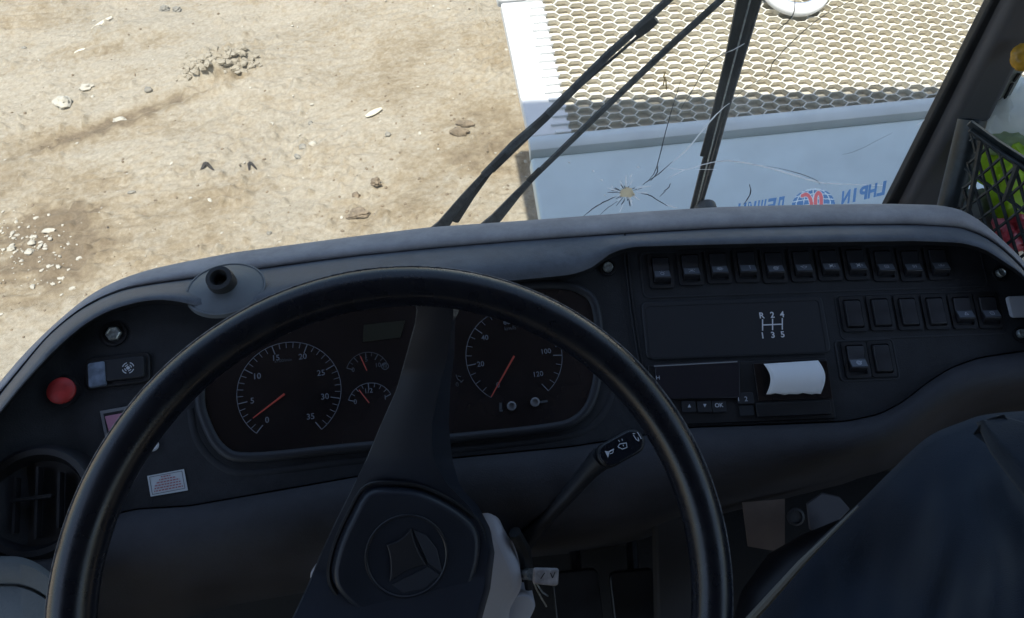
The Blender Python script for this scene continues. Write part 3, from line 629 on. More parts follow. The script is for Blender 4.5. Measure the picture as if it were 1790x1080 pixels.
for x_ in cols:
    yB, yC, yD, yF = (smooth_tab(tt, x_) for tt in (tabB, tabC, tabD, tabF))
    if 1035 < x_ < 1100: yD = interp(tabD, x_)
    dB, dC = interp(dTB, x_), interp(dTC, x_)
    dD = min(face_depth(x_, yD)-.022, dC-.034)
    col_ = []
    b0 = P(x_, yB, dB); up_ = Vector((0, 0, 1))
    col_ += [b0+Vector((0, .04, -.34)), b0+Vector((0, .04, -.12)), b0+Vector((0, .022, -.035)), b0+Vector((0, .008, -.0085)), b0]
    # rounded pad from silhouette to seam
    for k in (1, 2, 3, 4, 5):
        f = k/6; s_ = math.sin(f*math.pi/2); col_.append(P(x_, yB+(yC-yB)*f, dB+(dC-dB)*s_-.004*math.sin(math.pi*f)))
    col_.append(P(x_, yC-1.2, dC)); col_.append(P(x_, yC, dC+.0035)); col_.append(P(x_, yC+1.6, dC-.0005))
    for k in (1, 2, 3, 4, 5):
        f = k/5.6; col_.append(P(x_, yC+(yD-yC)*f, dC+(dD-dC)*math.sin(min(1, f*1.12)*math.pi/2)))
    col_.append(P(x_, yD, dD))
    col_.append(P(x_, yD+3, dD+.010)); yE = yD+7
    for k in range(0, 15):
        f = k/14; y_ = yE+(yF-yE)*f; d = face_depth(x_, y_)+.0; col_.append(P(x_, y_, d))
    dF = face_depth(x_, yF)
    col_.append(P(x_, yF+1.6, dF+.006)); col_.append(P(x_, yF+3.2, dF-.006))
    for dy, dd in ((10, -.014), (25, -.020), (50, -.026), (80, -.027), (105, -.02), (130, -.006), (150, .02), (165, .06), (175, .11), (185, .19)):
        k = 1+.25*max(0, (400-x_)/400) if x_ < 400 else (1 if x_ < 1100 else max(.55, 1-(x_-1100)/900))
        col_.append(P(x_, yF+3+dy*k, dF+dd))
    rows.append(col_); NV = len(col_)
verts = [p for c in rows for p in c]; NX = len(rows)
faces = [(i*NV+j, i*NV+j+1, (i+1)*NV+j+1, (i+1)*NV+j) for i in range(NX-1) for j in range(NV-1)]
dash = thing('dashboard', P(900, 900, .9), 'long curved dark grey dashboard with padded top edge', 'dashboard')
SEAMROW = 11
pad = [f for f in faces if (f[0] % NV) < SEAMROW]; fac = [f for f in faces if (f[0] % NV) >= SEAMROW]
FR = 19+1+15+1                                         # row where the lower padding begins
band = [f for f in fac if (f[0] % NV) < 18]; mid = [f for f in fac if 18 <= (f[0] % NV) < FR]; low = [f for f in fac if (f[0] % NV) >= FR]
def sub_mesh(fs):
    used = sorted({i for f in fs for i in f}); mp = {i: k for k, i in enumerate(used)}; return MB().add([verts[i] for i in used], [tuple(mp[i] for i in f) for f in fs])
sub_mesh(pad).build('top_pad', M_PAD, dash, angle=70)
sub_mesh(band).build('upper_band', mat('dust_sheen_band', (.100, .108, .125), .58, bump=.5, bscale=800, dist=.0005, var=.25, vscale=22, detail=11, spec=.4), dash, angle=70)  # dash plastic lightened for dust and for sheen painted into the colour
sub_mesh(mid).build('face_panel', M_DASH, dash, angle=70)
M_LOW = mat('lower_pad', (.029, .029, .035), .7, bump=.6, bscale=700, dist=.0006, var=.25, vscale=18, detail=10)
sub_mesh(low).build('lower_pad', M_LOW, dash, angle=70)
# vertical joint between the two dash halves
mb = MB()
mb.tube([P(x_, y_, face_depth(x_, y_)-.002 if y_ > 440 else interp(dTC, x_)-.006) for x_, y_ in ((1092, 408), (1095, 430), (1100, 480), (1107, 540), (1116, 600), (1124, 650), (1134, 700), (1140, 748))], .0012, 6); mb.build('joint_line', M_DARK, dash)
mb = MB()
mb.tube([P(x_, y_, face_depth(x_, y_)-.0035 if y_ > 440 else interp(dTC, x_)-.008) for x_, y_ in ((1089, 412), (1090, 430), (1095, 480), (1102, 540), (1111, 600), (1119, 650))], .0007, 6); mb.build('joint_edge', M_BEZ, dash)

# ------------------------------------------------------------------ instrument cluster
clu = thing('instrument_cluster', DL.at(700, 680), 'dark instrument cluster with white dial markings and orange needles', 'gauges')
cpoly = smooth_poly([DL.uv(x_, y_) for x_, y_ in ((352, 690), (362, 740), (390, 786), (440, 800), (600, 785), (800, 766), (950, 750), (1005, 735), (1035, 695), (1046, 620), (1040, 540), (1015, 510), (960, 500), (800, 512), (600, 530), (440, 560), (370, 610))], 5)
MB().prism(DL, cpoly, .001, .004).build('face_plate', M_GLOSS, clu, smooth=False)
mb = MB(); mb.tube([DL.pt(a, b_, .004) for a, b_ in cpoly], .0048, 10, closed=True, flat=.8, nrm=DL.n); mb.build('bezel', M_BEZ, clu)
mb = MB(); op = smooth_poly([DL.uv(x_, y_) for x_, y_ in ((340, 700), (352, 760), (385, 806), (440, 822), (600, 806), (800, 786), (960, 770), (1030, 750), (1062, 700), (1072, 620))], 5)
FH = .0042
def gauge(name, label, cpx, cpy, rpx, a0, a1, nmaj, nmin, nums, needle, nsize, tick=.14, numr=.72, lw=.0009, Mk=M_MARK, needle_len=.92, nfrom=0.0):
    F = DL; c = F.uv(cpx, cpy, FH); r = abs(F.uv(cpx+rpx, cpy, FH)[0]-c[0])
    mb = MB(); N = 80
    ang = lambda f: math.radians(a0+(a1-a0)*f)
    mb.stroke(F, [(c[0]+r*math.cos(ang(k/N)), c[1]+r*math.sin(ang(k/N))) for k in range(N+1)], lw, FH+.0004)
    tot = nmaj*nmin
    for k in range(tot+1):
        a_ = ang(k/tot); big = k % nmin == 0; L = tick*(1.35 if big else .85)
        mb.stroke(F, [(c[0]+r*math.cos(a_), c[1]+r*math.sin(a_)), (c[0]+r*(1-L)*math.cos(a_), c[1]+r*(1-L)*math.sin(a_))], lw*(1.6 if big else 1), FH+.0006)
    rot = 0
    for s_, f, rr in nums:
        a_ = ang(f); mb.text(F, s_, c[0]+r*rr*math.cos(a_), c[1]+r*rr*math.sin(a_), nsize, FH+.0005, bold=.01)
    g = mb.build(name, Mk, clu, smooth=False)
    if label: tag(g, label)
    if needle is not None:
        a_ = ang(needle); nb = MB(); p0 = (c[0]+r*nfrom*math.cos(a_), c[1]+r*nfrom*math.sin(a_)); p1 = (c[0]+r*needle_len*math.cos(a_), c[1]+r*needle_len*math.sin(a_))
        nb.tube([F.pt(*p0, FH+.003), F.pt(*p1, FH+.003)], [.0011*rpx/90, .0005], 6); nb.build('needle', M_NEED, g)
    return g, c, r
# rev counter
n_ = [('0', 0, .68), ('5', 1/7, .72), ('10', 2/7, .70), ('15', 3/7, .74), ('20', 4/7, .74), ('25', 5/7, .70), ('30', 6/7, .70), ('35', 1, .66)]
g1, c1, r1_ = gauge('rev_counter', 'large rev counter dial numbered 0 to 35', 506, 684, 91, 236-8, -54-2, 7, 5, n_, .055, .0080, lw=.0006, needle_len=.84, nfrom=.10, Mk=M_MARKM)
# speedometer
n_ = [('0', 0, .70), ('20', 1/6.2, .72), ('40', 2/6.2, .72), ('60', 3/6.2, .74), ('80', 4/6.2, .74), ('100', 5/6.2, .68), ('120', 6/6.2, .62)]
g2, c2, r2_ = gauge('speedometer', 'large speedometer dial numbered 0 to 120', 899, 622, 84, 236-3, -54, 6, 4, n_, 0.0, .0074, lw=.0006, needle_len=1.0, nfrom=.02, Mk=M_MARKM)
mb = MB(); mb.text(DL, 'km/h', c2[0]+.0, c2[1]+r2_*.60, .006, FH+.0005); mb.text(DL, 'x100/min', c1[0]-.004, c1[1]+r1_*.64, .0045, FH+.0005)
mb.build('dial_text', M_MARKD, clu, smooth=False)
gauge('air_gauge', 'small pressure gauge, upper of the two', 643, 652, 38, 160, 22, 4, 2, [('0', 0, .70), ('5', .5, .66), ('10', .93, .62)], .38, .0062, tick=.22, lw=.0006, Mk=M_MARKD, needle_len=.85, nfrom=.1)
gauge('fuel_gauge', 'small fuel gauge, lower of the two', 648, 708, 40, 160, 22, 2, 4, [('0', 0, .70), ('1/2', .5, .66), ('1', 1, .72)], .28, .0066, tick=.22, lw=.0006, Mk=M_MARKM, needle_len=.85, nfrom=.1)
mb = MB()
def ring(mb, F, px, py, rpx, lw, h):
    c = F.uv(px, py, h); r = abs(F.uv(px+rpx, py, h)[0]-c[0]); mb.stroke(F, [(c[0]+r*math.cos(t_), c[1]+r*math.sin(t_)) for t_ in [k*math.pi/12 for k in range(25)]], lw, h)
ring(mb, DL, 673, 640, 6, .0010, FH+.0006); 
mb.stroke(DL, [DL.uv(671, 637, FH), DL.uv(671, 643, FH)], .0008, FH+.0008); mb.stroke(DL, [DL.uv(675, 637, FH), DL.uv(675, 643, FH)], .0008, FH+.0008)
for pp in ([(797, 655), (800, 663), (808, 668)], [(800, 657), (806, 659)], [(805, 669), (810, 664)]): mb.stroke(DL, [DL.uv(x_, y_, FH) for x_, y_ in pp], .0008, FH+.0007)
mb.text(DL, '0', *DL.uv(799, 672, FH), .0062, FH+.0006)
mb.stroke(DL, [DL.uv(875, 704, FH), DL.uv(875, 716, FH)], .0026, FH+.0007); mb.stroke(DL, [DL.uv(873, 718, FH), DL.uv(879, 718, FH)], .0018, FH+.0008)
mb.stroke(DL, [DL.uv(944, 703, FH), DL.uv(957, 701, FH)], .0022, FH+.0007)
mb.build('dial_symbols', M_MARKD, clu, smooth=False)
for x_, y_ in ((894, 710), (935, 703)):
    lm = MB().lathe(DL, DL.at(x_, y_, FH), [(.0046, 0), (.0046, .0025), (.0031, .003), (.0028, .0008), (.0001, .0006)], 20).build('warning_lamp', M_STEEL if 0 else mat('lamp_ring', (.20, .20, .21), .5), clu)
for poly, M, nm in ((((636, 568), (708, 560), (700, 590), (634, 598)), mat('lcd_olive', (.020, .021, .014), .35), 'display'),):
    MB().prism(DL, [DL.uv(x_, y_, FH) for x_, y_ in poly][::-1], FH, FH+.0008).build(nm, M, clu, smooth=False)
# soft step panel under the cluster
mb = MB(); mb.tube([DL.at(x_, y_, -.001) for x_, y_ in smooth_line(((333, 715), (345, 770), (385, 814), (440, 826), (600, 808), (800, 786), (960, 768), (1030, 748), (1066, 700), (1078, 620)), 5)], .0042, 8, flat=.5, nrm=DL.n); mb.build('outer_lip', M_DASH, clu)

# ------------------------------------------------------------------ screws
def screw(F, px, py, rpx, label, hexa=True, cup=True, name='screw', M=None):
    t_ = thing(name, F.at(px, py, .0), label, 'screw', 'screws holding the dash panels'); c = F.at(px, py, .0005); k = .8/FPX
    if cup: MB().lathe(F, c, [(rpx*1.7*k, -.001), (rpx*1.65*k, .0016), (rpx*1.35*k, .0018), (rpx*1.25*k, .0003), (rpx*.2*k, .0002)], 24).build('washer', M_DARK, t_)
    n = 6 if hexa else 20; F2 = F; mb = MB(); r_ = rpx*k
    mb.lathe(F2, c+F.n*.0005, [(r_, 0), (r_, .0035), (r_*.85, .0045), (r_*.72, .0045), (r_*.62, .0038), (.0001, .0036)], n); mb.build('head', M or M_STEEL, t_, smooth=not hexa)
    return t_
screw(DL, 200, 584, 12, 'silver hex bolt head above the icon rocker switch at left')
screw(DR, 1062, 468, 9, 'silver screw in a round cup at the top corner of the gauge panel', hexa=False)
screw(DR, 1747, 478, 8, 'small silver screw right of the upper switch row', hexa=False)
screw(DR, 1783, 584, 8, 'small silver screw at the right edge under the pale label', hexa=False)
screw(DL, 268, 779, 9, 'pale screw half hidden behind the wheel rim', hexa=False, cup=False, M=M_GREY)

# ------------------------------------------------------------------ suction cup
sc_ = thing('suction_cup', DL.at(392, 490), 'grey translucent suction cup with a hollow black knob on top of the dash', 'suction cup')
MCUP = mat('cup_rubber', (.115, .125, .135), .45, bump=.25, bscale=60, dist=.001, var=.1, vscale=50)
o0 = P(395, 504, .752); Fc = Frame(o0, camv(1, .05, 0), camv(.02, 1.0, -.95))
MB().lathe(Fc, o0, [(.0385, -.004), (.0382, .0006), (.0368, .0010), (.0360, .0002), (.034, .0012), (.026, .0035), (.018, .006), (.010, .009), (.0001, .010)], 48).build('cup', MCUP, sc_)
Fk = Frame(o0, camv(1, .05, 0), camv(.0, .42, -1))
MB().lathe(Fk, o0+Fc.n*.004, [(.013, 0), (.0135, .012), (.0125, .018), (.0085, .0185), (.0065, .014), (.006, .005), (.0001, .005)], 32).build('knob', M_RUB, sc_)

# ------------------------------------------------------------------ left controls
kb_ = thing('red_push_knob', DL.at(110, 684), 'round red push knob at the far left of the dash', 'knob')
MB().lathe(DL, DL.at(110, 684, .0), [(.0155, -.001), (.0155, .002), (.010, .003), (.0085, .010), (.0001, .0101)], 28).build('collar', M_DARK, kb_)
MB().lathe(DL, DL.at(110, 684, .009), [(.0088, 0), (.0122, .0015), (.0124, .0045), (.0105, .0065), (.005, .0075), (.0001, .0076)], 32).build('cap', M_REDP, kb_)
ks = thing('lamp_rocker_switch', DL.at(208, 650), 'wide black rocker switch with white lamp icon and pale left end, at left', 'switch')
c = DL.uv(208, 648); sw_ = .055; MB().prism(DL, rrect(c[0], c[1], .060, .031, .006), 0, .004, .04).build('frame', M_DARK, ks, bevel=.001)
MB().prism(DL, rrect(c[0]+.0005, c[1], .051, .022, .003), .003, .0075, .06).build('rocker', M_BEZ, ks, bevel=.001)
c3 = DL.uv(177, 655); MB().prism(DL, rrect(c3[0]-.001, c3[1]-.001, .0155, .024, .002, rot=.05), .005, .0088, .04).build('pale_end', mat('pale_button', (.16, .20, .27), .4, var=.3, vscale=120), ks, bevel=.0006)
mb = MB(); cc = DL.uv(224, 643, .0078)
for r_, a0_ in ((.0030, 0), (.0052, .2)):
    for k in range(4):
        a_ = a0_+k*math.pi/2; mb.stroke(DL, [(cc[0]+r_*math.cos(a_+q_), cc[1]+r_*math.sin(a_+q_)) for q_ in (0, .35, .7, 1.05)], .0009, .0080)
mb.prism(DL, [(cc[0]+.0017*math.cos(k*.785), cc[1]+.0017*math.sin(k*.785)) for k in range(8)], .0078, .0083)
mb.build('icon', M_MARK, ks, smooth=False)
pk = thing('pink_indicator', DL.at(205, 740), 'pink indicator tile in a grey frame, half hidden by the wheel', 'indicator')
pp = [DL.uv(x_, y_) for x_, y_ in ((176, 719), (238, 708), (250, 765), (187, 774))]; MB().prism(DL, pp[::-1], 0, .003).build('frame', mat('ind_frame', (.17, .17, .18), .5), pk, bevel=.0008)
pp = [DL.uv(x_, y_) for x_, y_ in ((183, 724), (234, 715), (243, 760), (192, 768))]; MB().prism(DL, pp[::-1], .003, .0034).build('recess', M_DARK, pk)
pp = [DL.uv(x_, y_) for x_, y_ in ((187, 729), (230, 721), (238, 756), (196, 763))]; MB().prism(DL, pp[::-1], .0035, .006).build('tile', mat('ind_pink', (.42, .19, .27), .4), pk, bevel=.0008)
st = thing('warning_sticker', DL.at(293, 845), 'small white sticker with red lines of print under the dials', 'sticker')
pp = [DL.uv(x_, y_) for x_, y_ in ((258, 832), (322, 820), (329, 857), (264, 868))]; MB().prism(DL, pp[::-1], .0006, .0012).build('paper', mat('sticker_paper', (.52, .55, .58), .6), st)
mb = MB()
q0 = DL.uv(258, 832); qx = Vector(DL.uv(322, 820))-Vector(q0); qy = Vector(DL.uv(264, 868))-Vector(q0)
def sp(u, v_): return (q0[0]+qx[0]*u+qy[0]*v_, q0[1]+qx[1]*u+qy[1]*v_)
for k, (u0_, u1_) in enumerate(((.36, .62), (.30, .74), (.22, .84), (.16, .86), (.14, .88), (.12, .90))):
    v_ = .17+k*.125; u = u0_
    while u < u1_:
        d_ = random.uniform(.03, .09); mb.stroke(DL, [sp(u, v_), sp(min(u+d_, u1_), v_)], .0011, .0016); u += d_+.02
mb.build('print', M_PEN, st, smooth=False)
mb = MB(); mb.stroke(DL, [sp(.06, .08), sp(.94, .08), sp(.94, .92), sp(.06, .92), sp(.06, .08)], .0004, .0015); mb.build('border', M_DARK, st, smooth=False)
# air vent at lower left
av = thing('air_vent', P(66, 880, .70), 'round dark air vent at the lower left of the dash', 'vent')
Fv = cam_frame(.70, .12, .30, .1); cv = P(66, 878, face_depth(66, 878)-.010); Fv.o = cv
MB().lathe(Fv, cv, [(.052, -.02), (.050, .002), (.046, .007), (.041, .006), (.037, -.004), (.036, -.02)], 48).build('ring', M_DARK, av)
MB().lathe(Fv, cv, [(.037, -.008), (.0001, -.009)], 40).build('well', M_DARK, av)
for k in (-1, 0, 1):
    MB().prism(Fv, rrect(k*.018, 0, .0022, .062-abs(k)*.014, .001), -.006, .003).build('vane', M_DARK, av)
MB().prism(Fv, rrect(-.004, .004, .034, .003, .001), -.002, .0045).build('vane_link', M_DARK, av)
# pale panel below
dt = P(0, 1040, .6); pan = thing('door_trim', P(20, 1040, .60), 'pale grey cloth covered trim at the lower left corner', 'trim')
mb = MB(); vs = []; colp = []
for i, x_ in enumerate(range(-120, 131, 10)):
    t_ = (x_+120)/250; yT = 972-4*max(0, .4-t_)*10+max(0, (x_-20)/110)**2*75
    colp.append([P(x_, yT+dy, .63-dd) for dy, dd in ((-2, -.08), (0, -.012), (4, 0), (12, .006), (45, .008), (50, .002), (54, .008), (120, .02), (220, .03))])
n = len(colp[0]); mb.add([p for c_ in colp for p in c_], [(i*n+j, i*n+j+1, (i+1)*n+j+1, (i+1)*n+j) for i in range(len(colp)-1) for j in range(n-1)])
mb.build('cushion', M_CLOTHG, pan, angle=70)

# ------------------------------------------------------------------ rocker switches on the right
M_ROCK = mat('rocker_black', (.022, .022, .026), .38, bump=.1, bscale=600, dist=.0003, var=.2, vscale=80)
M_ROCKL = mat('rocker_lit_slope', (.10, .115, .14), .42, bump=.1, bscale=600, dist=.0003)  # lighter copy of rocker black; windscreen light painted onto the upward slope
class LF:                 # local frame, used to model one switch about its own origin
    o = Vector((0, 0, 0)); ex = Vector((1, 0, 0)); ey = Vector((0, 1, 0)); n = Vector((0, 0, 1))
    def pt(s, a, b, h=0): return Vector((a, b, h))
LO = LF()
def mk_switch(blank):
    t_ = bpy.data.objects.new('rocker_switch', None); COL.objects.link(t_); WLOC[t_.name] = Vector((0, 0, 0)); t_.empty_display_size = .01
    mb = MB(); o1 = rrect(0, 0, .0265, .0385, .003); i1 = rrect(0, 0, .0190, .0315, .002); n = len(o1)
    mb.add([LO.pt(a, b_, .0012) for a, b_ in o1]+[LO.pt(a, b_, .0014) for a, b_ in i1]+[LO.pt(a, b_, -.003) for a, b_ in o1]+[LO.pt(a, b_, -.003) for a, b_ in i1],
           [(k, (k+1) % n, n+(k+1) % n, n+k) for k in range(n)]+[(k, 2*n+k, 2*n+(k+1) % n, (k+1) % n) for k in range(n)]+[(n+k, n+(k+1) % n, 3*n+(k+1) % n, 3*n+k) for k in range(n)]+[tuple(range(3*n, 4*n))])
    mb.build('frame', M_DARK, t_, angle=30)
    w_ = .0085
    if blank:
        MB().prism(LO, rrect(0, 0, .0178, .0305, .0015), -.002, .0038, .10).build('rocker', M_ROCK, t_, bevel=.0006)
    else:
        mb = MB(); prof = [(.0145, -.001), (.0142, .0030), (.0130, .0036), (.0015, .0024), (-.0002, .0030), (-.0085, .0068), (-.0098, .0066), (-.0125, .0010), (-.0125, -.002)]
        n = len(prof); mb.add([(-w_, b_, h) for b_, h in prof]+[(w_*1.04, b_, h) for b_, h in prof], [(k, n+k, n+k+1, k+1) for k in range(n-1)]+[tuple(range(n)), tuple(range(2*n-1, n-1, -1))])
        mb.build('rocker', M_ROCK, t_, bevel=.0005)
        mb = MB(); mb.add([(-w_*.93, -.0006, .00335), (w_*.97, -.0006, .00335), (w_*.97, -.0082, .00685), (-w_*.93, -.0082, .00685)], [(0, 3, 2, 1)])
        mb.build('lit_slope', M_ROCKL, t_, smooth=False, solid=.0001)
    return t_
def slopeF():
    o = Vector((0, -.0044, .0052+.0004)); n = Vector((0, .0038, .0083)).normalized()
    F = Frame(o, Vector((1, 0, 0)), n); return F
def icon(kind):
    F = slopeF(); mb = MB(); lw = .0006; q = .0022
    circ = lambda x_, y_, r_, n=12, a0=0, a1=6.2832: [(x_+r_*math.cos(a0+(a1-a0)*k/n), y_+r_*math.sin(a0+(a1-a0)*k/n)) for k in range(n+1)]
    S_ = lambda pts: mb.stroke(F, pts, lw, .0002+random.random()*.0001)
    if kind == 'bulb': S_(circ(0, -.0004, .0018)); [S_([(.0024*math.cos(a), .0006+.0022*math.sin(a)), (.0034*math.cos(a), .0006+.0030*math.sin(a))]) for a in (.6, 1.57, 2.5)]
    if kind == 'roof': [S_([(x_, -.002), (x_*.4, -.0005), (0, .0005)]) for x_ in (-.003, 0, .003)]; [S_([(x_, .001), (x_+.001, .0022)]) for x_ in (-.003, -.001, .001, .003)]
    if kind == 'rays': [S_([(.0014*math.cos(a), .0012*math.sin(a)), (.0036*math.cos(a), .0026*math.sin(a))]) for a in [k*.628 for k in range(10)]]; S_(circ(0, 0, .0012, 8))
    if kind == 'line': S_([(.002, -.002), (.002, .002)]); S_([(.001, .002), (.003, .0024)])
    if kind == 'bus': S_(circ(0, 0, .0024)); S_([(-.0012, -.001), (.0012, -.001), (.0012, .001), (-.0012, .001), (-.0012, -.001)]); S_([(.0024, .001), (.0036, .002)])
    if kind == 'can': S_([(-.0036, .001), (-.0018, -.001), (0, -.002), (.002, -.001), (.003, .001), (.001, .0006), (0, .0018), (-.0015, .0006), (-.0036, .001)])
    if kind == 'fan': [mb.prism(F, [(x_*.0013, y_*.0013), (x_*.0013+.0013*x_, y_*.0013), (x_*.0013, y_*.0013+.0013*y_)], .0001, .0004) for x_ in (-1, 1) for y_ in (-1, 1)]; mb.prism(F, rrect(0, 0, .0028, .0022, .0004), .0001, .0005); S_([(.003, -.001), (.0048, -.001)]); S_([(.003, .0008), (.0048, .0008)])
    if kind == 'box': S_([(-.002, -.0018), (.002, -.0018), (.002, .0018), (-.002, .0018), (-.002, -.0018)]); S_([(-.001, 0), (.001, 0)])
    if kind == 'fog': S_(circ(-.0008, 0, .0018, 8, -1.57, 1.57)); S_([(-.0008, -.0018), (-.0008, .0018)]); [S_([(.0018, y_), (.0034, y_)]) for y_ in (-.001, .001)]; S_([(.0026, -.002), (.0026, .002)])
    if kind == 'mir': S_([(-.003, .001), (-.0024, -.0012), (.0024, -.0012), (.003, .001)]); S_([(-.001, 0), (.001, 0)]); S_([(-.001, .0012), (.001, .0012)])
    if kind == 'tri': S_([(-.002, -.0016), (0, .002), (.002, -.0016), (-.002, -.0016)])
    me = mb
    o = me.build('icon', M_MARK, None, smooth=False); return o
def place_copy(proto, M, name, label, icon_kind=None, extra=None):
    r = proto.copy(); COL.objects.link(r); r.name = name; r.matrix_world = M; tag(r, label, 'switch', 'rocker switches on the right of the dash')
    for ch in list(proto.children):
        c_ = ch.copy(); COL.objects.link(c_); c_.parent = r
    if icon_kind:
        i_ = icon(icon_kind); i_.parent = r
    return r
S1, S0 = mk_switch(False), mk_switch(True)
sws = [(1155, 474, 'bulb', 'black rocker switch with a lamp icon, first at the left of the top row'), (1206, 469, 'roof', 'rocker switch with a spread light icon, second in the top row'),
       (1255, 466, 'rays', 'rocker switch with a bright rayed light icon, third in the top row'), (1304, 464, 'line', 'rocker switch with bare grey lit slope, fourth in the top row'),
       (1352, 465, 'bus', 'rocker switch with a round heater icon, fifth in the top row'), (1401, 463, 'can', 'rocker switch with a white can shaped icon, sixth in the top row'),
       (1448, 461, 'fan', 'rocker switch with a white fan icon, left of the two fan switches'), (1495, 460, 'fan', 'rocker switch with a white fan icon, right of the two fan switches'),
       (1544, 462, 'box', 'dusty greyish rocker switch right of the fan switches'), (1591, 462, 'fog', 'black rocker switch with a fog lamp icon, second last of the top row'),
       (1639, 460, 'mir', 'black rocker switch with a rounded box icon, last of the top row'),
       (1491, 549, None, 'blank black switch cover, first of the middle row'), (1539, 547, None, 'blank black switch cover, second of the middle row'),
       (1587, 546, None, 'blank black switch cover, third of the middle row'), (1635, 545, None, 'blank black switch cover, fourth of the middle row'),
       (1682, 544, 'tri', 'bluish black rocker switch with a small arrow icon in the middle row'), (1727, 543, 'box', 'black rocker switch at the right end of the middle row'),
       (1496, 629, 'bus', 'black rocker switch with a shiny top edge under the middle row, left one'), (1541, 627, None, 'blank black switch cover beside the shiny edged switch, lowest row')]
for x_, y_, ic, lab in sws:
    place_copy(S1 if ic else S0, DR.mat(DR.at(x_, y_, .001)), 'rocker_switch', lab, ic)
for t_ in (S1, S0):
    for ch in list(t_.children): bpy.data.objects.remove(ch)
    bpy.data.objects.remove(t_)
def outline(F, pts, wd, h, name, M, par, closed=True, r=None):
    q_ = smooth_poly(pts, 4) if False else pts
    mb = MB(); mb.tube([F.pt(a, b_, h) for a, b_ in q_], wd, 6, closed=closed, nrm=F.n, flat=.5); return mb.build(name, M, par)
def rr_px(F, x0, y0, x1, y1, r, skew=0):    # rounded rectangle given by pixel corners
    c = F.uv((x0+x1)/2, (y0+y1)/2); w_ = abs(F.uv(x1, (y0+y1)/2)[0]-F.uv(x0, (y0+y1)/2)[0]); h_ = abs(F.uv((x0+x1)/2, y1)[1]-F.uv((x0+x1)/2, y0)[1]); return rrect(c[0], c[1], w_, h_, r)
outline(DR, rr_px(DR, 1122, 432, 1722, 510, .006), .0010, .0004, 'switch_row_edge', M_BEZ, dash)
outline(DR, rr_px(DR, 1464, 512, 1752, 588, .005), .0009, .0004, 'switch_row_edge', M_BEZ, dash)
outline(DR, rr_px(DR, 1464, 594, 1566, 664, .004), .0011, .0004, 'switch_row_edge', M_BEZ, dash)
# gear diagram plate
gd = thing('gear_diagram_plate', DR.at(1285, 575), 'black blank plate printed with the white gear shift pattern', 'plate')
MB().prism(DR, rr_px(DR, 1124, 522, 1446, 622, .006), 0, .002, .01).build('plate', M_BEZ, gd, bevel=.0012)
outline(DR, rr_px(DR, 1132, 530, 1438, 622, .004), .0007, .0022, 'plate_edge', M_DASH, gd)
mb = MB(); hz = .0026
for ch, x_, y_ in (('R', 1332, 551), ('2', 1350, 550), ('4', 1367, 549), ('1', 1333, 586), ('3', 1351, 585), ('5', 1368, 584)):
    mb.text(DR, ch, *DR.uv(x_, y_, hz), 0.0090, hz, bold=.025)
for a, b_ in (((1333, 558), (1333, 578)), ((1350.5, 557), (1350.5, 577)), ((1367.5, 556), (1367.5, 576)), ((1333, 568), (1367.5, 566.5))):
    mb.stroke(DR, [DR.uv(*a, hz), DR.uv(*b_, hz)], .0013, hz+.0002*len(mb.v)/500)
mb.build('shift_pattern', mat('print_white', (.75, .75, .78), .6), gd, smooth=False)
# tachograph with paper roll end
tg = thing('tachograph', DR.at(1295, 690), 'black tachograph unit with buttons and a paper slot', 'tachograph')
MB().prism(DR, rr_px(DR, 1136, 632, 1452, 738, .002), 0, .0035).build('body', M_DARK, tg, bevel=.0008)
MB().prism(DR, [DR.uv(*p) for p in ((1143, 700), (1290, 697), (1289, 632), (1143, 639))], .0035, .0075).build('display', mat('tacho_display', (.022, .021, .027), .2), tg, bevel=.0006)
mb = MB(); mb.stroke(DR, [DR.uv(1143, 640, .0078), DR.uv(1289, 632, .0078)], .0012, .0079); mb.build('display_edge', mat('edge_line', (.25, .25, .26), .4), tg, smooth=False)
for x0 in (1190, 1217, 1243): MB().prism(DR, rr_px(DR, x0, 702, x0+24, 722, .001), .0035, .0055).build('button', M_BEZ, tg, bevel=.0005)
MB().prism(DR, rr_px(DR, 1286, 688, 1314, 708, .002), .0035, .007).build('button', M_BEZ, tg, bevel=.0006)
MB().prism(DR, rr_px(DR, 1318, 634, 1448, 700, .001), .0035, .0050).build('paper_door', M_GLOSS, tg, bevel=.0005)
MB().prism(DR, rr_px(DR, 1318, 704, 1448, 728, .001), .0035, .0075).build('cutter_bar', M_DARK, tg, bevel=.0005)
MB().prism(DR, rr_px(DR, 1290, 710, 1315, 728, .001), .0035, .0060).build('key_slot', M_DASH, tg, bevel=.0005)
mb = MB(); h_ = .0060
mb.prism(DR, [DR.uv(*p, h_) for p in ((1202, 712), (1208, 712), (1205, 706))], h_, h_+.0002); mb.prism(DR, [DR.uv(*p, h_) for p in ((1229, 706), (1235, 706), (1232, 712))], h_, h_+.0002)
mb.text(DR, 'OK', *DR.uv(1257, 708, h_), .0058, h_+.0002, bold=.02); mb.text(DR, '1', *DR.uv(1291, 697, .0072), .0068, .0074); mb.text(DR, '2', *DR.uv(1304, 697, .0072), .0068, .0074)
mb.text(DR, 'H', *DR.uv(1150, 660, .0077), .0058, .0079)
mb.build('button_marks', M_MARK, tg, smooth=False)
pr_ = MB(); gx = []
for i in range(13):
    f = i/12; row = []
    for j in range(17):
        g_ = j/16; a = DR.uv(1329+f*94+g_*5+0*f, 640-f*6+g_*52+(1.0*math.sin(i*2.1)+.8*math.sin(i*5.3))*(g_ == 1)+f*4*g_*1.2, .0)
        bow = .008+.0065*math.sin(math.pi*(.12+.80*g_)); side = 0
        row.append(DR.pt(a[0]+.004*math.sin(math.pi*g_), a[1], bow))
    gx.append(row)
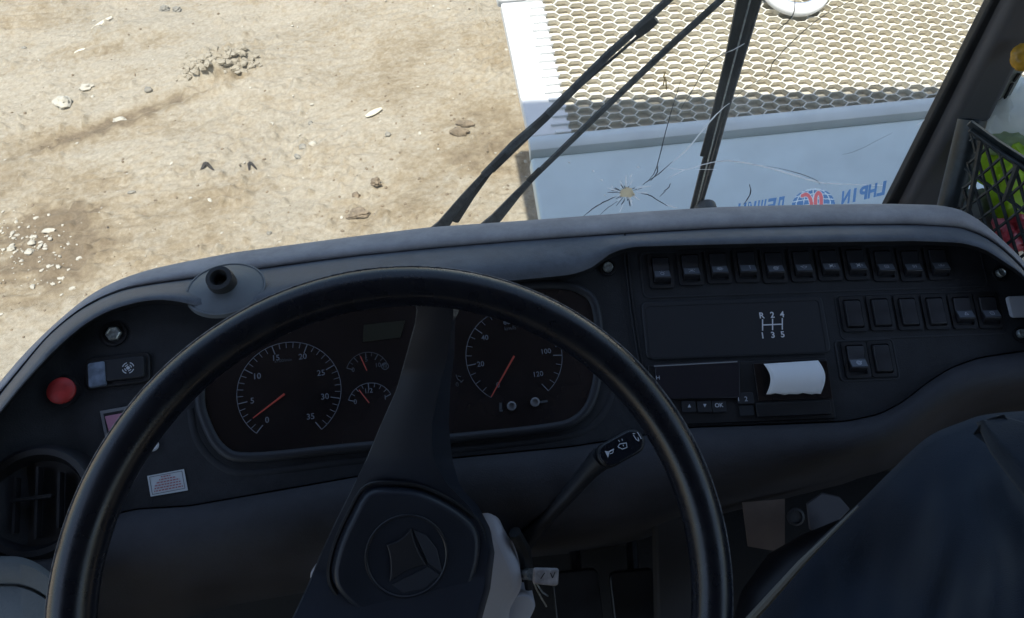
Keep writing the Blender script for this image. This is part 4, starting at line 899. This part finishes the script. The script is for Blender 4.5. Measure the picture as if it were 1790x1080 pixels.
pr_.add([p for r in gx for p in r], [(i*17+j, (i+1)*17+j, (i+1)*17+j+1, i*17+j+1) for i in range(12) for j in range(16)])
po = pr_.build('paper_strip', M_PAPER, None, solid=.0003); tag(po, 'curled white paper strip sticking out of the tachograph', 'paper')
lb = MB().prism(DR, rr_px(DR, 1758, 517, 1830, 556, .004), .001, .004, .06).build('pale_label', mat('pale_label', (.42, .43, .47), .9), None, bevel=.002); tag(lb, 'plain pale grey label at the right end of the dash', 'label')

# ------------------------------------------------------------------ steering wheel
wc = camv(-.0724, -.2141, .5644)+CAM; wn = camv(.170, .141, -.975).normalized()
WF = Frame(wc, camv(1, .05, .2), wn); RO, TR = .250, .0157
wh = thing('steering_wheel', wc, 'large black two spoke bus steering wheel', 'steering wheel')
mb = MB(); N = 128
ringp = [WF.pt((RO-TR)*math.cos(2*math.pi*k/N), (RO-TR)*math.sin(2*math.pi*k/N)) for k in range(N)]
mb.tube(ringp, TR, 20, closed=True, nrm=WF.n, flat=1.05); mb.build('rim', M_RIM, wh, angle=80)
# hub and spokes: one dished moulding built from its outline
def hub_depth(y_): # camera depth of the front of the moulding by picture row
    return interp([(480, .606), (515, .612), (560, .628), (650, .655), (800, .672), (900, .672), (1000, .665), (1100, .640), (1250, .59), (1400, .56)], y_)
Lf = [(716, 498), (722, 520), (729, 540), (726, 565), (715, 605), (694, 680), (665, 745), (640, 805), (612, 862), (588, 910), (562, 965), (540, 1020), (512, 1080), (470, 1150), (430, 1250), (400, 1350)]
Rf = [(806, 498), (803, 520), (795, 545), (789, 575), (783, 620), (768, 680), (755, 745), (757, 800), (782, 845), (822, 885), (846, 925), (855, 965), (848, 1030), (832, 1090), (800, 1150), (760, 1250), (735, 1350)]
def edge(tab, y_):
    return interp([(b_, a) for a, b_ in tab], y_)
mb = MB(); rws = []; YS = list(range(498, 1345, 9))
for y_ in YS:
    xl, xr = edge(Lf, y_), edge(Rf, y_); d = hub_depth(y_); row = []
    n_ = 14
    row.append(P(xl+4, y_, d+.030)); row.append(P(xl, y_, d+.004))
    for k in range(n_+1):
        f = k/n_; row.append(P(xl+(xr-xl)*(.006+f*.985), y_, d-.0015*math.sin(math.pi*f)))
    sd = 18 if y_ < 1000 else 14; side_ = interp([(498, 2), (560, 4), (660, 16), (750, 30), (800, 33), (860, 16), (950, 10), (1100, 8), (1400, 8)], y_)
    row.append(P(xr, y_, d+.003)); row.append(P(xr+side_, y_, d+.028)); row.append(P(xr+side_*.6, y_, d+.034)); rws.append(row)
n = len(rws[0]); mb.add([p for r in rws for p in r], [(i*n+j, (i+1)*n+j, (i+1)*n+(j+1) % n, i*n+(j+1) % n) for i in range(len(rws)-1) for j in range(n)]+[tuple(range(n)), tuple((len(rws)-1)*n+j for j in range(n))[::-1]])
mb.build('spoke', M_SPOKE, wh, angle=35)
M_SCUFF = mat('scuff_grey', (.16, .165, .17), .7, col2=(.05, .053, .06), vscale=500)
for k_, pts_ in enumerate((((792, 530), (801, 534), (803, 541), (800, 549), (793, 560)), ((715, 518), (720, 516), (728, 526), (725, 528)))):
    mb = MB(); mb.add([P(x_, y_, hub_depth(y_)-.0022) for x_, y_ in pts_], [tuple(range(len(pts_)))[::-1]]); mb.build('scuff', M_SCUFF, wh, solid=.0005, smooth=False)
mb = MB(); mb.tube([P(edge(Lf, y_)+.5, y_, hub_depth(y_)+.0005) for y_ in range(530, 1100, 12)], .0006, 5); mb.build('spoke_highlight', mat('edge_highlight', (.10, .11, .12), .5, col2=(.03, .033, .04), vscale=90), wh)  # lighter tube that draws the highlight along the spoke's left edge
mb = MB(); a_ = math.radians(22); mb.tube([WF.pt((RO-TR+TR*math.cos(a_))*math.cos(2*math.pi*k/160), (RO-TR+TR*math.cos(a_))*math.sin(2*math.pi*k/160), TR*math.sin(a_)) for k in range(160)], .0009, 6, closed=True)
mb.build('rim_highlight', mat('dusty_highlight', (.16, .165, .18), .6, col2=(.035, .037, .045), vscale=220, detail=8), wh)  # thin pale line added for the rim's sky highlight, speckled as with dust
# pad: rounded diamond cushion
HF = Frame(P(715, 965, .667), WF.ex, camv(.12, .05, -.99))
pad_px = [(690, 852), (740, 860), (800, 890), (838, 925), (844, 965), (832, 1020), (808, 1080), (770, 1130), (700, 1120), (640, 1085), (592, 1045), (577, 1010), (586, 960), (610, 905), (640, 858)]
pp = smooth_poly([HF.uv(x_, y_, .012) for x_, y_ in pad_px], 5)
MB().prism(HF, pp, -.004, .012, .05).build('horn_pad', M_SPOKE, wh, bevel=.004, seg=4)
mb = MB(); cxp = sum(a for a, b_ in pp)/len(pp); cyp = sum(b_ for a, b_ in pp)/len(pp)
mb.tube([HF.pt(cxp+(a-cxp)*1.03, cyp+(b_-cyp)*1.03, .002) for a, b_ in pp], .0022, 8, closed=True); mb.build('pad_groove', M_DARK, wh)
ec = HF.uv(711, 972, .0125)
mb = MB(); er = 70/FPX*.655
mb.tube([HF.pt(ec[0]+er*math.cos(t_), ec[1]+er*math.sin(t_), .0122) for t_ in [k*math.pi/30 for k in range(60)]], .0013, 8, closed=True)
em = mb.build('emblem_ring', mat('ring_black', (.018, .019, .024), .3), wh)
star = [(719, 922), (714, 945), (675, 951), (683, 985), (680, 1018), (712, 1000), (747, 987), (738, 955)]
def cc_(p, q_, k=.12, n=5):
    mx_, my_ = (p[0]+q_[0])/2, (p[1]+q_[1])/2; m_ = (mx_+(711-mx_)*k, my_+(970-my_)*k); return [((1-t_)**2*p[0]+2*t_*(1-t_)*m_[0]+t_*t_*q_[0], (1-t_)**2*p[1]+2*t_*(1-t_)*m_[1]+t_*t_*q_[1]) for t_ in [i/n for i in range(n)]]
main = [(719, 922), (675, 951), (680, 1018), (747, 987)]; sp_ = []
for i in range(4): sp_ += cc_(main[i], main[(i+1) % 4], .28)
mb = MB(); mb.prism(HF, [HF.uv(x_, y_, .013) for x_, y_ in sp_], .012, .0150, .06); mb.build('emblem', mat('emblem_black', (.012, .012, .015), .5), em, bevel=.0006)
mb = MB(); mb.prism(HF, [HF.uv(x_, y_, .013) for x_, y_ in ((722, 926), (748, 984), (774, 1003), (764, 960), (745, 935))], .012, .0132, .03)
mb.prism(HF, [HF.uv(x_, y_, .013) for x_, y_ in ((684, 1022), (748, 990), (770, 1006), (740, 1030), (705, 1037))], .0121, .0131, .03); mb.build('emblem_flap', mat('emblem_grey', (.028, .031, .040), .45), em, bevel=.0004)  # grey flaps beside the emblem, paler than its black
# column shroud
cs = thing('column_shroud', P(760, 1020, .74), 'pale grey plastic steering column cover behind the hub', 'column cover')
SF = Frame(P(760, 1000, .715), camv(1, 0, 0), camv(.05, .1, -1))
cp = smooth_poly([SF.uv(x_, y_) for x_, y_ in ((800, 868), (845, 870), (866, 888), (890, 945), (910, 990), (915, 1030), (895, 1070), (860, 1150), (620, 1160), (560, 1080), (536, 1020), (545, 990), (600, 930), (700, 890))], 4)
MB().prism(SF, cp, -.07, .0, .02).build('cover', M_GREY, cs, bevel=.010, seg=5)
cp = smooth_poly([SF.uv(x_, y_, -.03) for x_, y_ in ((880, 1045), (915, 1030), (934, 1045), (926, 1070), (905, 1100), (870, 1110))], 4)
MB().prism(SF, cp, -.06, -.012, .04).build('lower_lug', M_GREY, cs, bevel=.004, seg=3)
MB().tube([P(900, 930, .72), P(915, 960, .735), P(922, 995, .74), P(925, 1030, .74)], [.006, .007, .006, .004], 8).build('cable', M_RUB, cs)
kt = thing('ignition_key', P(945, 1005, .70), 'worn silver key with a pale tag in the lock right of the column', 'key')
MB().tube([P(917, 1003, .74), P(930, 1004, .715)], .0055, 12).build('barrel', M_STEEL, kt)
KF = Frame(P(950, 1005, .705), camv(1, .02, .25), camv(.15, .1, -1))
MB().prism(KF, [KF.uv(x_, y_) for x_, y_ in ((930, 1018), (968, 1022), (974, 1020), (975, 992), (932, 991))], 0, .006).build('tag', mat('key_tag', (.42, .39, .38), .5, var=.25, vscale=150), kt, bevel=.0015)
mb = MB(); mb.stroke(KF, [KF.uv(945, 1012, .0062), KF.uv(952, 1001, .0062)], .0008, .0064); mb.stroke(KF, [KF.uv(962, 1001, .0062), KF.uv(966, 1010, .0062), KF.uv(970, 1000, .0062)], .0008, .0064); mb.build('scratches', M_DARK, kt, smooth=False)
MB().tube([P(932, 1015, .71), P(938, 1030, .712), P(948, 1048, .715), P(955, 1060, .72)], .0009, 6).tube([P(938, 1020, .71), P(948, 1035, .712), P(958, 1042, .716)], .0008, 6).build('wire_loop', M_STEEL, kt)
# stalk
sk_ = thing('column_stalk', P(920, 945, .75), 'black wiper and horn stalk with white icons on its flat end', 'stalk')
MB().tube([P(915, 950, .75), P(945, 915, .742), P(990, 868, .728), P(1030, 822, .715), P(1052, 800, .706)], [.010, .0075, .0072, .0088, .0115], 14).build('arm', M_BEZ, sk_)
K2 = Frame(P(1086, 782, .700), camv(1, .55, .0), camv(.05, .28, -1))
def cap(hw_, r_, n=10):
    return [(hw_+r_*math.cos(t_), r_*math.sin(t_)) for t_ in [-math.pi/2+k*math.pi/n for k in range(n+1)]]+[(-hw_+r_*math.cos(t_), r_*math.sin(t_)) for t_ in [math.pi/2+k*math.pi/n for k in range(n+1)]]
c = K2.uv(1086, 783, 0); cpp = [(a+c[0], b_+c[1]) for a, b_ in cap(.0128, .0120)]
MB().prism(K2, cpp, -.016, .0, .03).build('head', M_DARK, sk_, bevel=.003, seg=3)
MB().prism(K2, [(c[0]+(a-c[0])*.90, c[1]+(b_-c[1])*.86) for a, b_ in cpp], -.001, .0016, .02).build('face', M_RIM, sk_, bevel=.0006)
mb = MB(); L2 = lambda x_, y_: K2.uv(x_, y_, .002)
mb.prism(K2, [L2(1057, 788), L2(1066, 789), L2(1063, 800)], .0016, .0021); mb.stroke(K2, [L2(1062, 791), L2(1073, 785)], .0012, .0022); mb.stroke(K2, [L2(1066, 793), L2(1071, 792), L2(1072, 787)], .0006, .0023)
for pp_ in ([(1080, 781), (1088, 785), (1096, 782), (1095, 774)], [(1080, 781), (1083, 776), (1095, 774)], [(1083, 772), (1081, 769)], [(1088, 770), (1087, 767)], [(1090, 780), (1089, 777)], [(1107, 760), (1112, 768), (1117, 771), (1115, 764)], [(1114, 755), (1121, 767)], [(1106, 758), (1110, 758)]):
    mb.stroke(K2, [L2(*p) for p in pp_], .0007, .0022)
mb.build('icons', M_MARK, sk_, smooth=False)

# ------------------------------------------------------------------ things low in the cab
def sheet(name, M, grid, parent=None, solid=.004, sub=1, label=None, cat=None):
    n = len(grid[0]); mb = MB(); mb.add([p for r in grid for p in r], [(i*n+j, i*n+j+1, (i+1)*n+j+1, (i+1)*n+j) for i in range(len(grid)-1) for j in range(n-1)])
    o = mb.build(name, M, parent, solid=solid, sub=0)
    if label: tag(o, label, cat)
    return o
sc2 = thing('engine_cover', P(1600, 950, .7), 'navy blue fabric cover with seams at the lower right', 'cover')
def navy(u, v):      # u along the top edge, v down
    T = smooth_line([(1320, 1075), (1370, 1010), (1430, 945), (1500, 880), (1560, 820), (1620, 765), (1680, 738), (1740, 722), (1900, 712)], 6)
    k = u*(len(T)-1); i = int(min(k, len(T)-2)); f = k-i; x_ = T[i][0]*(1-f)+T[i+1][0]*f; y_ = T[i][1]*(1-f)+T[i+1][1]*f
    d = .72-.20*v-.03*u+.02*math.sin(u*6+v*3)*v; d += .016*(1-min(1, v*9))**2+.013*noise.noise(Vector((u*3.2, v*4.5, 1.7)))*min(1, v*5)+.010*noise.noise(Vector((u*11+v*5, v*7, 4.2)))*min(1, v*6)
    return P(x_+v*230, y_+v*520, d)
sheet('cloth', M_NAVY, [[navy(i/60, j/40) for j in range(41)] for i in range(61)], sc2)
MB().tube([P(1300, 1095, .70), P(1340, 1052, .695), P(1400, 985, .69), P(1450, 935, .69), P(1500, 885, .695)], [.004, .004, .0032, .002, .001], 8).build('piping', mat('piping_tan', (.19, .18, .15), .6), sc2)
# a fold running down from the upper right
def fold(u, v):
    A_ = [(1706, 738), (1730, 790), (1775, 850), (1830, 920)]; B_ = [(1745, 725), (1800, 740), (1860, 760), (1900, 780)]
    TA = interp([(0, A_[0][0]), (.33, A_[1][0]), (.66, A_[2][0]), (1, A_[3][0])], v); TYA = interp([(0, A_[0][1]), (.33, A_[1][1]), (.66, A_[2][1]), (1, A_[3][1])], v)
    TB = interp([(0, B_[0][0]), (.33, B_[1][0]), (.66, B_[2][0]), (1, B_[3][0])], v); TYB = interp([(0, B_[0][1]), (.33, B_[1][1]), (.66, B_[2][1]), (1, B_[3][1])], v)
    return P(TA+(TB-TA)*u, TYA+(TYB-TYA)*u, .655-.05*v-.02*math.sin(min(1, u*3)*math.pi/2)+.01*u)
sheet('cloth_fold', M_NAVY, [[fold(i/20, j/20) for j in range(21)] for i in range(21)], sc2, solid=.02)
# footwell: firewall, boards, papers
fwall = MB(); grid = [[P(x_, y_, .98+.0*x_) for x_ in (-300, 300, 900, 1300, 2100)] for y_ in (820, 980, 1300)]
M_FOOT = mat('footwell', (.008, .007, .0065), .85, bump=.4, bscale=90, dist=.003, var=.35, vscale=9)
fo = sheet('bulkhead', M_FOOT, grid, solid=.02, label='dark dusty bulkhead in the footwell under the dash', cat='bulkhead')
o = MB().prism(SF, [SF.uv(x_, y_, -.12) for x_, y_ in ((1145, 905), (1262, 890), (1270, 1130), (1150, 1130))][::-1], -.14, -.12).build('footwell_panel', mat('panel_dusty', (.030, .028, .030), .8, var=.2, vscale=12), None, bevel=.004); tag(o, 'dusty dark panel in the footwell right of the pedals', 'panel')
o = MB().prism(SF, [SF.uv(x_, y_, -.10) for x_, y_ in ((1298, 878), (1372, 872), (1372, 966), (1308, 955))][::-1], -.102, -.10).build('cardboard_scrap', mat('cardboard', (.15, .115, .10), .85, var=.15, vscale=20), None); tag(o, 'brownish cardboard scrap tucked under the dash', 'cardboard')
o = MB().prism(SF, [SF.uv(x_, y_, -.09) for x_, y_ in ((1437, 861), (1468, 868), (1487, 890), (1440, 938), (1415, 925), (1410, 880))][::-1], -.093, -.09).build('grey_flap', mat('flap_grey', (.085, .085, .10), .6), None, bevel=.002); tag(o, 'grey plastic flap beside the navy cover', 'flap')
o = MB().tube([P(1480, 925, .80), P(1430, 965, .79), P(1380, 1005, .78), P(1345, 1060, .76), P(1325, 1140, .74)], [.012, .022, .028, .03, .03], 14).build('rubber_gaiter', M_DARK); tag(o, 'black rubber gaiter low beside the navy cover', 'gaiter')
o = MB().lathe(SF, P(1390, 903, .765), [(.009, 0), (.009, .002), (.0065, .003), (.006, .001), (.0001, .001)], 20).build('bolt', M_STEEL if 0 else M_BEZ); tag(o, 'dark round bolt between cardboard and grey flap', 'bolt')
for x_, lab in ((1010, 'left'), (1110, 'right')):
    pd = thing('pedal', P(x_, 1040, .92), 'dark pedal low in the footwell, %s one of two' % lab, 'pedal', 'foot pedals')
    FP = Frame(P(x_, 1060, .90), camv(1, .1, 0), camv(0, .2, -1))
    MB().prism(FP, rrect(0, 0, .055, .085, .008), 0, .012).build('plate', M_DARK, pd, bevel=.002)
    MB().tube([P(x_, 1040, .905), P(x_-5, 960, .93), P(x_-8, 900, .96)], .007, 8).build('arm', M_DARK, pd)
# ------------------------------------------------------------------ basket with its contents
bk = thing('plastic_basket', P(1740, 330, .90), 'black plastic lattice basket behind the right end of the dash', 'basket')
M_BK = mat('basket_black', (.022, .030, .034), .4, var=.4, vscale=60, bump=.2, bscale=200, dist=.0005)
mb = MB(); a0 = P(1700, 209, .86); a1 = P(1657, 372, .90)
BF = Frame(a0, camv(1, 0, 0), (a0-a1).normalized())
mb.lathe(BF, a1, [(.0135, 0), (.0150, (a0-a1).length), (.0118, (a0-a1).length), (.0115, (a0-a1).length*.6), (.0001, (a0-a1).length*.6)], 28); mb.build('corner_tube', M_BK, bk)
def basket_p(u, v): # wall plane right of the tube
    A_ = P(1698, 234, .845); B_ = P(1850, 333, .80); C_ = P(1672, 372, .885); D_ = P(1830, 500, .84)
    return (A_*(1-u)+B_*u)*(1-v)+(C_*(1-u)+D_*u)*v
mb = MB(); mb.tube([P(1694, 214, .842), P(1742, 249, .835), P(1790, 280, .825), P(1860, 323, .81)], .0085, 4, flat=.5); mb.tube([P(1696, 226, .842), P(1756, 270, .832), P(1850, 333, .812)], .004, 6); mb.build('rim', M_BK, bk, bevel=.001)
mb = MB()
for k in range(-4, 7):
    for s_ in (1, -1):
        pts = []
        for j in range(13):
            v = j/12; u = k/6+(v*.55 if s_ > 0 else (1-v)*.55)-.0
            if 0 <= u <= 1.05: pts.append(basket_p(u, v))
        if len(pts) > 1: mb.tube(pts, (.0019 if s_ > 0 else .0018), 5)
for v in (.0, .42): mb.tube([basket_p(0, v), basket_p(1.05, v)], .002, 5)
mb.tube([basket_p(.12, 0), basket_p(.12, 1.0)], .0032, 6); mb.tube([basket_p(.55, .0), basket_p(.47, .45)], .0034, 6)
mb.build('lattice', M_BK, bk)
def blobo(name, px, py, d, sx, sy, sz, M, label, cat, seed=0, rug=.25, sub=4, par=None):
    bm = bmesh.new(); bmesh.ops.create_icosphere(bm, subdivisions=sub, radius=1); mb = MB(); c_ = P(px, py, d); vs = []
    for v in bm.verts:
        k = 1+rug*noise.noise(v.co*1.5+Vector((seed, 0, 0)))+rug*.5*noise.noise(v.co*4+Vector((0, seed, 0)))+rug*.25*noise.noise(v.co*9)
        vs.append(c_+rt*(v.co.x*sx*k)+up*(v.co.y*sy*k)+fw*(v.co.z*sz*k))
    mb.add(vs, [tuple(v.index for v in f.verts) for f in bm.faces]); bm.free(); o = mb.build(name, M, par, angle=60)
    if label: tag(o, label, cat)
    return o
M_LIME = trans_mat('lime_cloth', (.50, .72, .04), .5)
blobo('lime_cloth', 1768, 318, .905, .034, .042, .02, M_LIME, 'lime green rag bundled inside the basket', 'rag', 3, .7)
blobo('red_packet', 1786, 408, .89, .026, .024, .015, mat('red_foil', (.42, .03, .045), .3, col2=(.62, .14, .16), vscale=60, bump=.6, bscale=90, dist=.003), 'crinkled red packet at the bottom of the basket', 'packet', 7, .6)
blobo('plastic_bag', 1800, 205, .93, .050, .052, .022, trans_mat('bag_white', (.86, .90, .90), .6), 'crumpled white plastic bag lying on top behind the basket', 'bag', 5, .5)
blobo('green_bag', 1772, 258, .91, .035, .016, .014, trans_mat('bag_palegreen', (.5, .58, .36), .6), 'pale green bag pressed under the basket rim', 'bag', 9, .5)
o = MB().prism(SF, [SF.uv(x_, y_, -.18) for x_, y_ in ((1727, 226), (1738, 228), (1760, 245), (1752, 248))], -.182, -.18).build('white_card', M_PAPER); tag(o, 'narrow white card standing behind the basket tube', 'card')
blobo('grey_rag', 1722, 385, .915, .04, .04, .012, mat('rag_grey', (.16, .165, .15), .85, bump=.5, bscale=90, dist=.003), 'dull grey rag inside the basket behind the lattice', 'rag', 11, .4)
blobo('yellow_cup', 1790, 100, .82, .0135, .0155, .012, mat('amber_plastic', (.50, .28, .03), .35, var=.3, vscale=60), 'amber yellow plastic cap hanging beside the centre post', 'cap', 2, .15)
strip = MB().prism(GL, [GL.uv(x_, y_, .01) for x_, y_ in ((1768, 112), (1790, 118), (1742, 208), (1728, 196))], .008, .012).build('grey_card', mat('card_grey', (.30, .31, .28), .7, var=.2, vscale=60)); tag(strip, 'worn grey strip of card below the amber cap', 'card')
mb = MB()
for (x0, y0, x1, y1) in ((1781, 128, 1772, 142), (1770, 145, 1756, 172), (1750, 184, 1744, 198)): mb.tube([GL.at(x0, y0, .013), GL.at(x1, y1, .013)], .0018, 4)
mb.build('slot', M_DARK, strip)
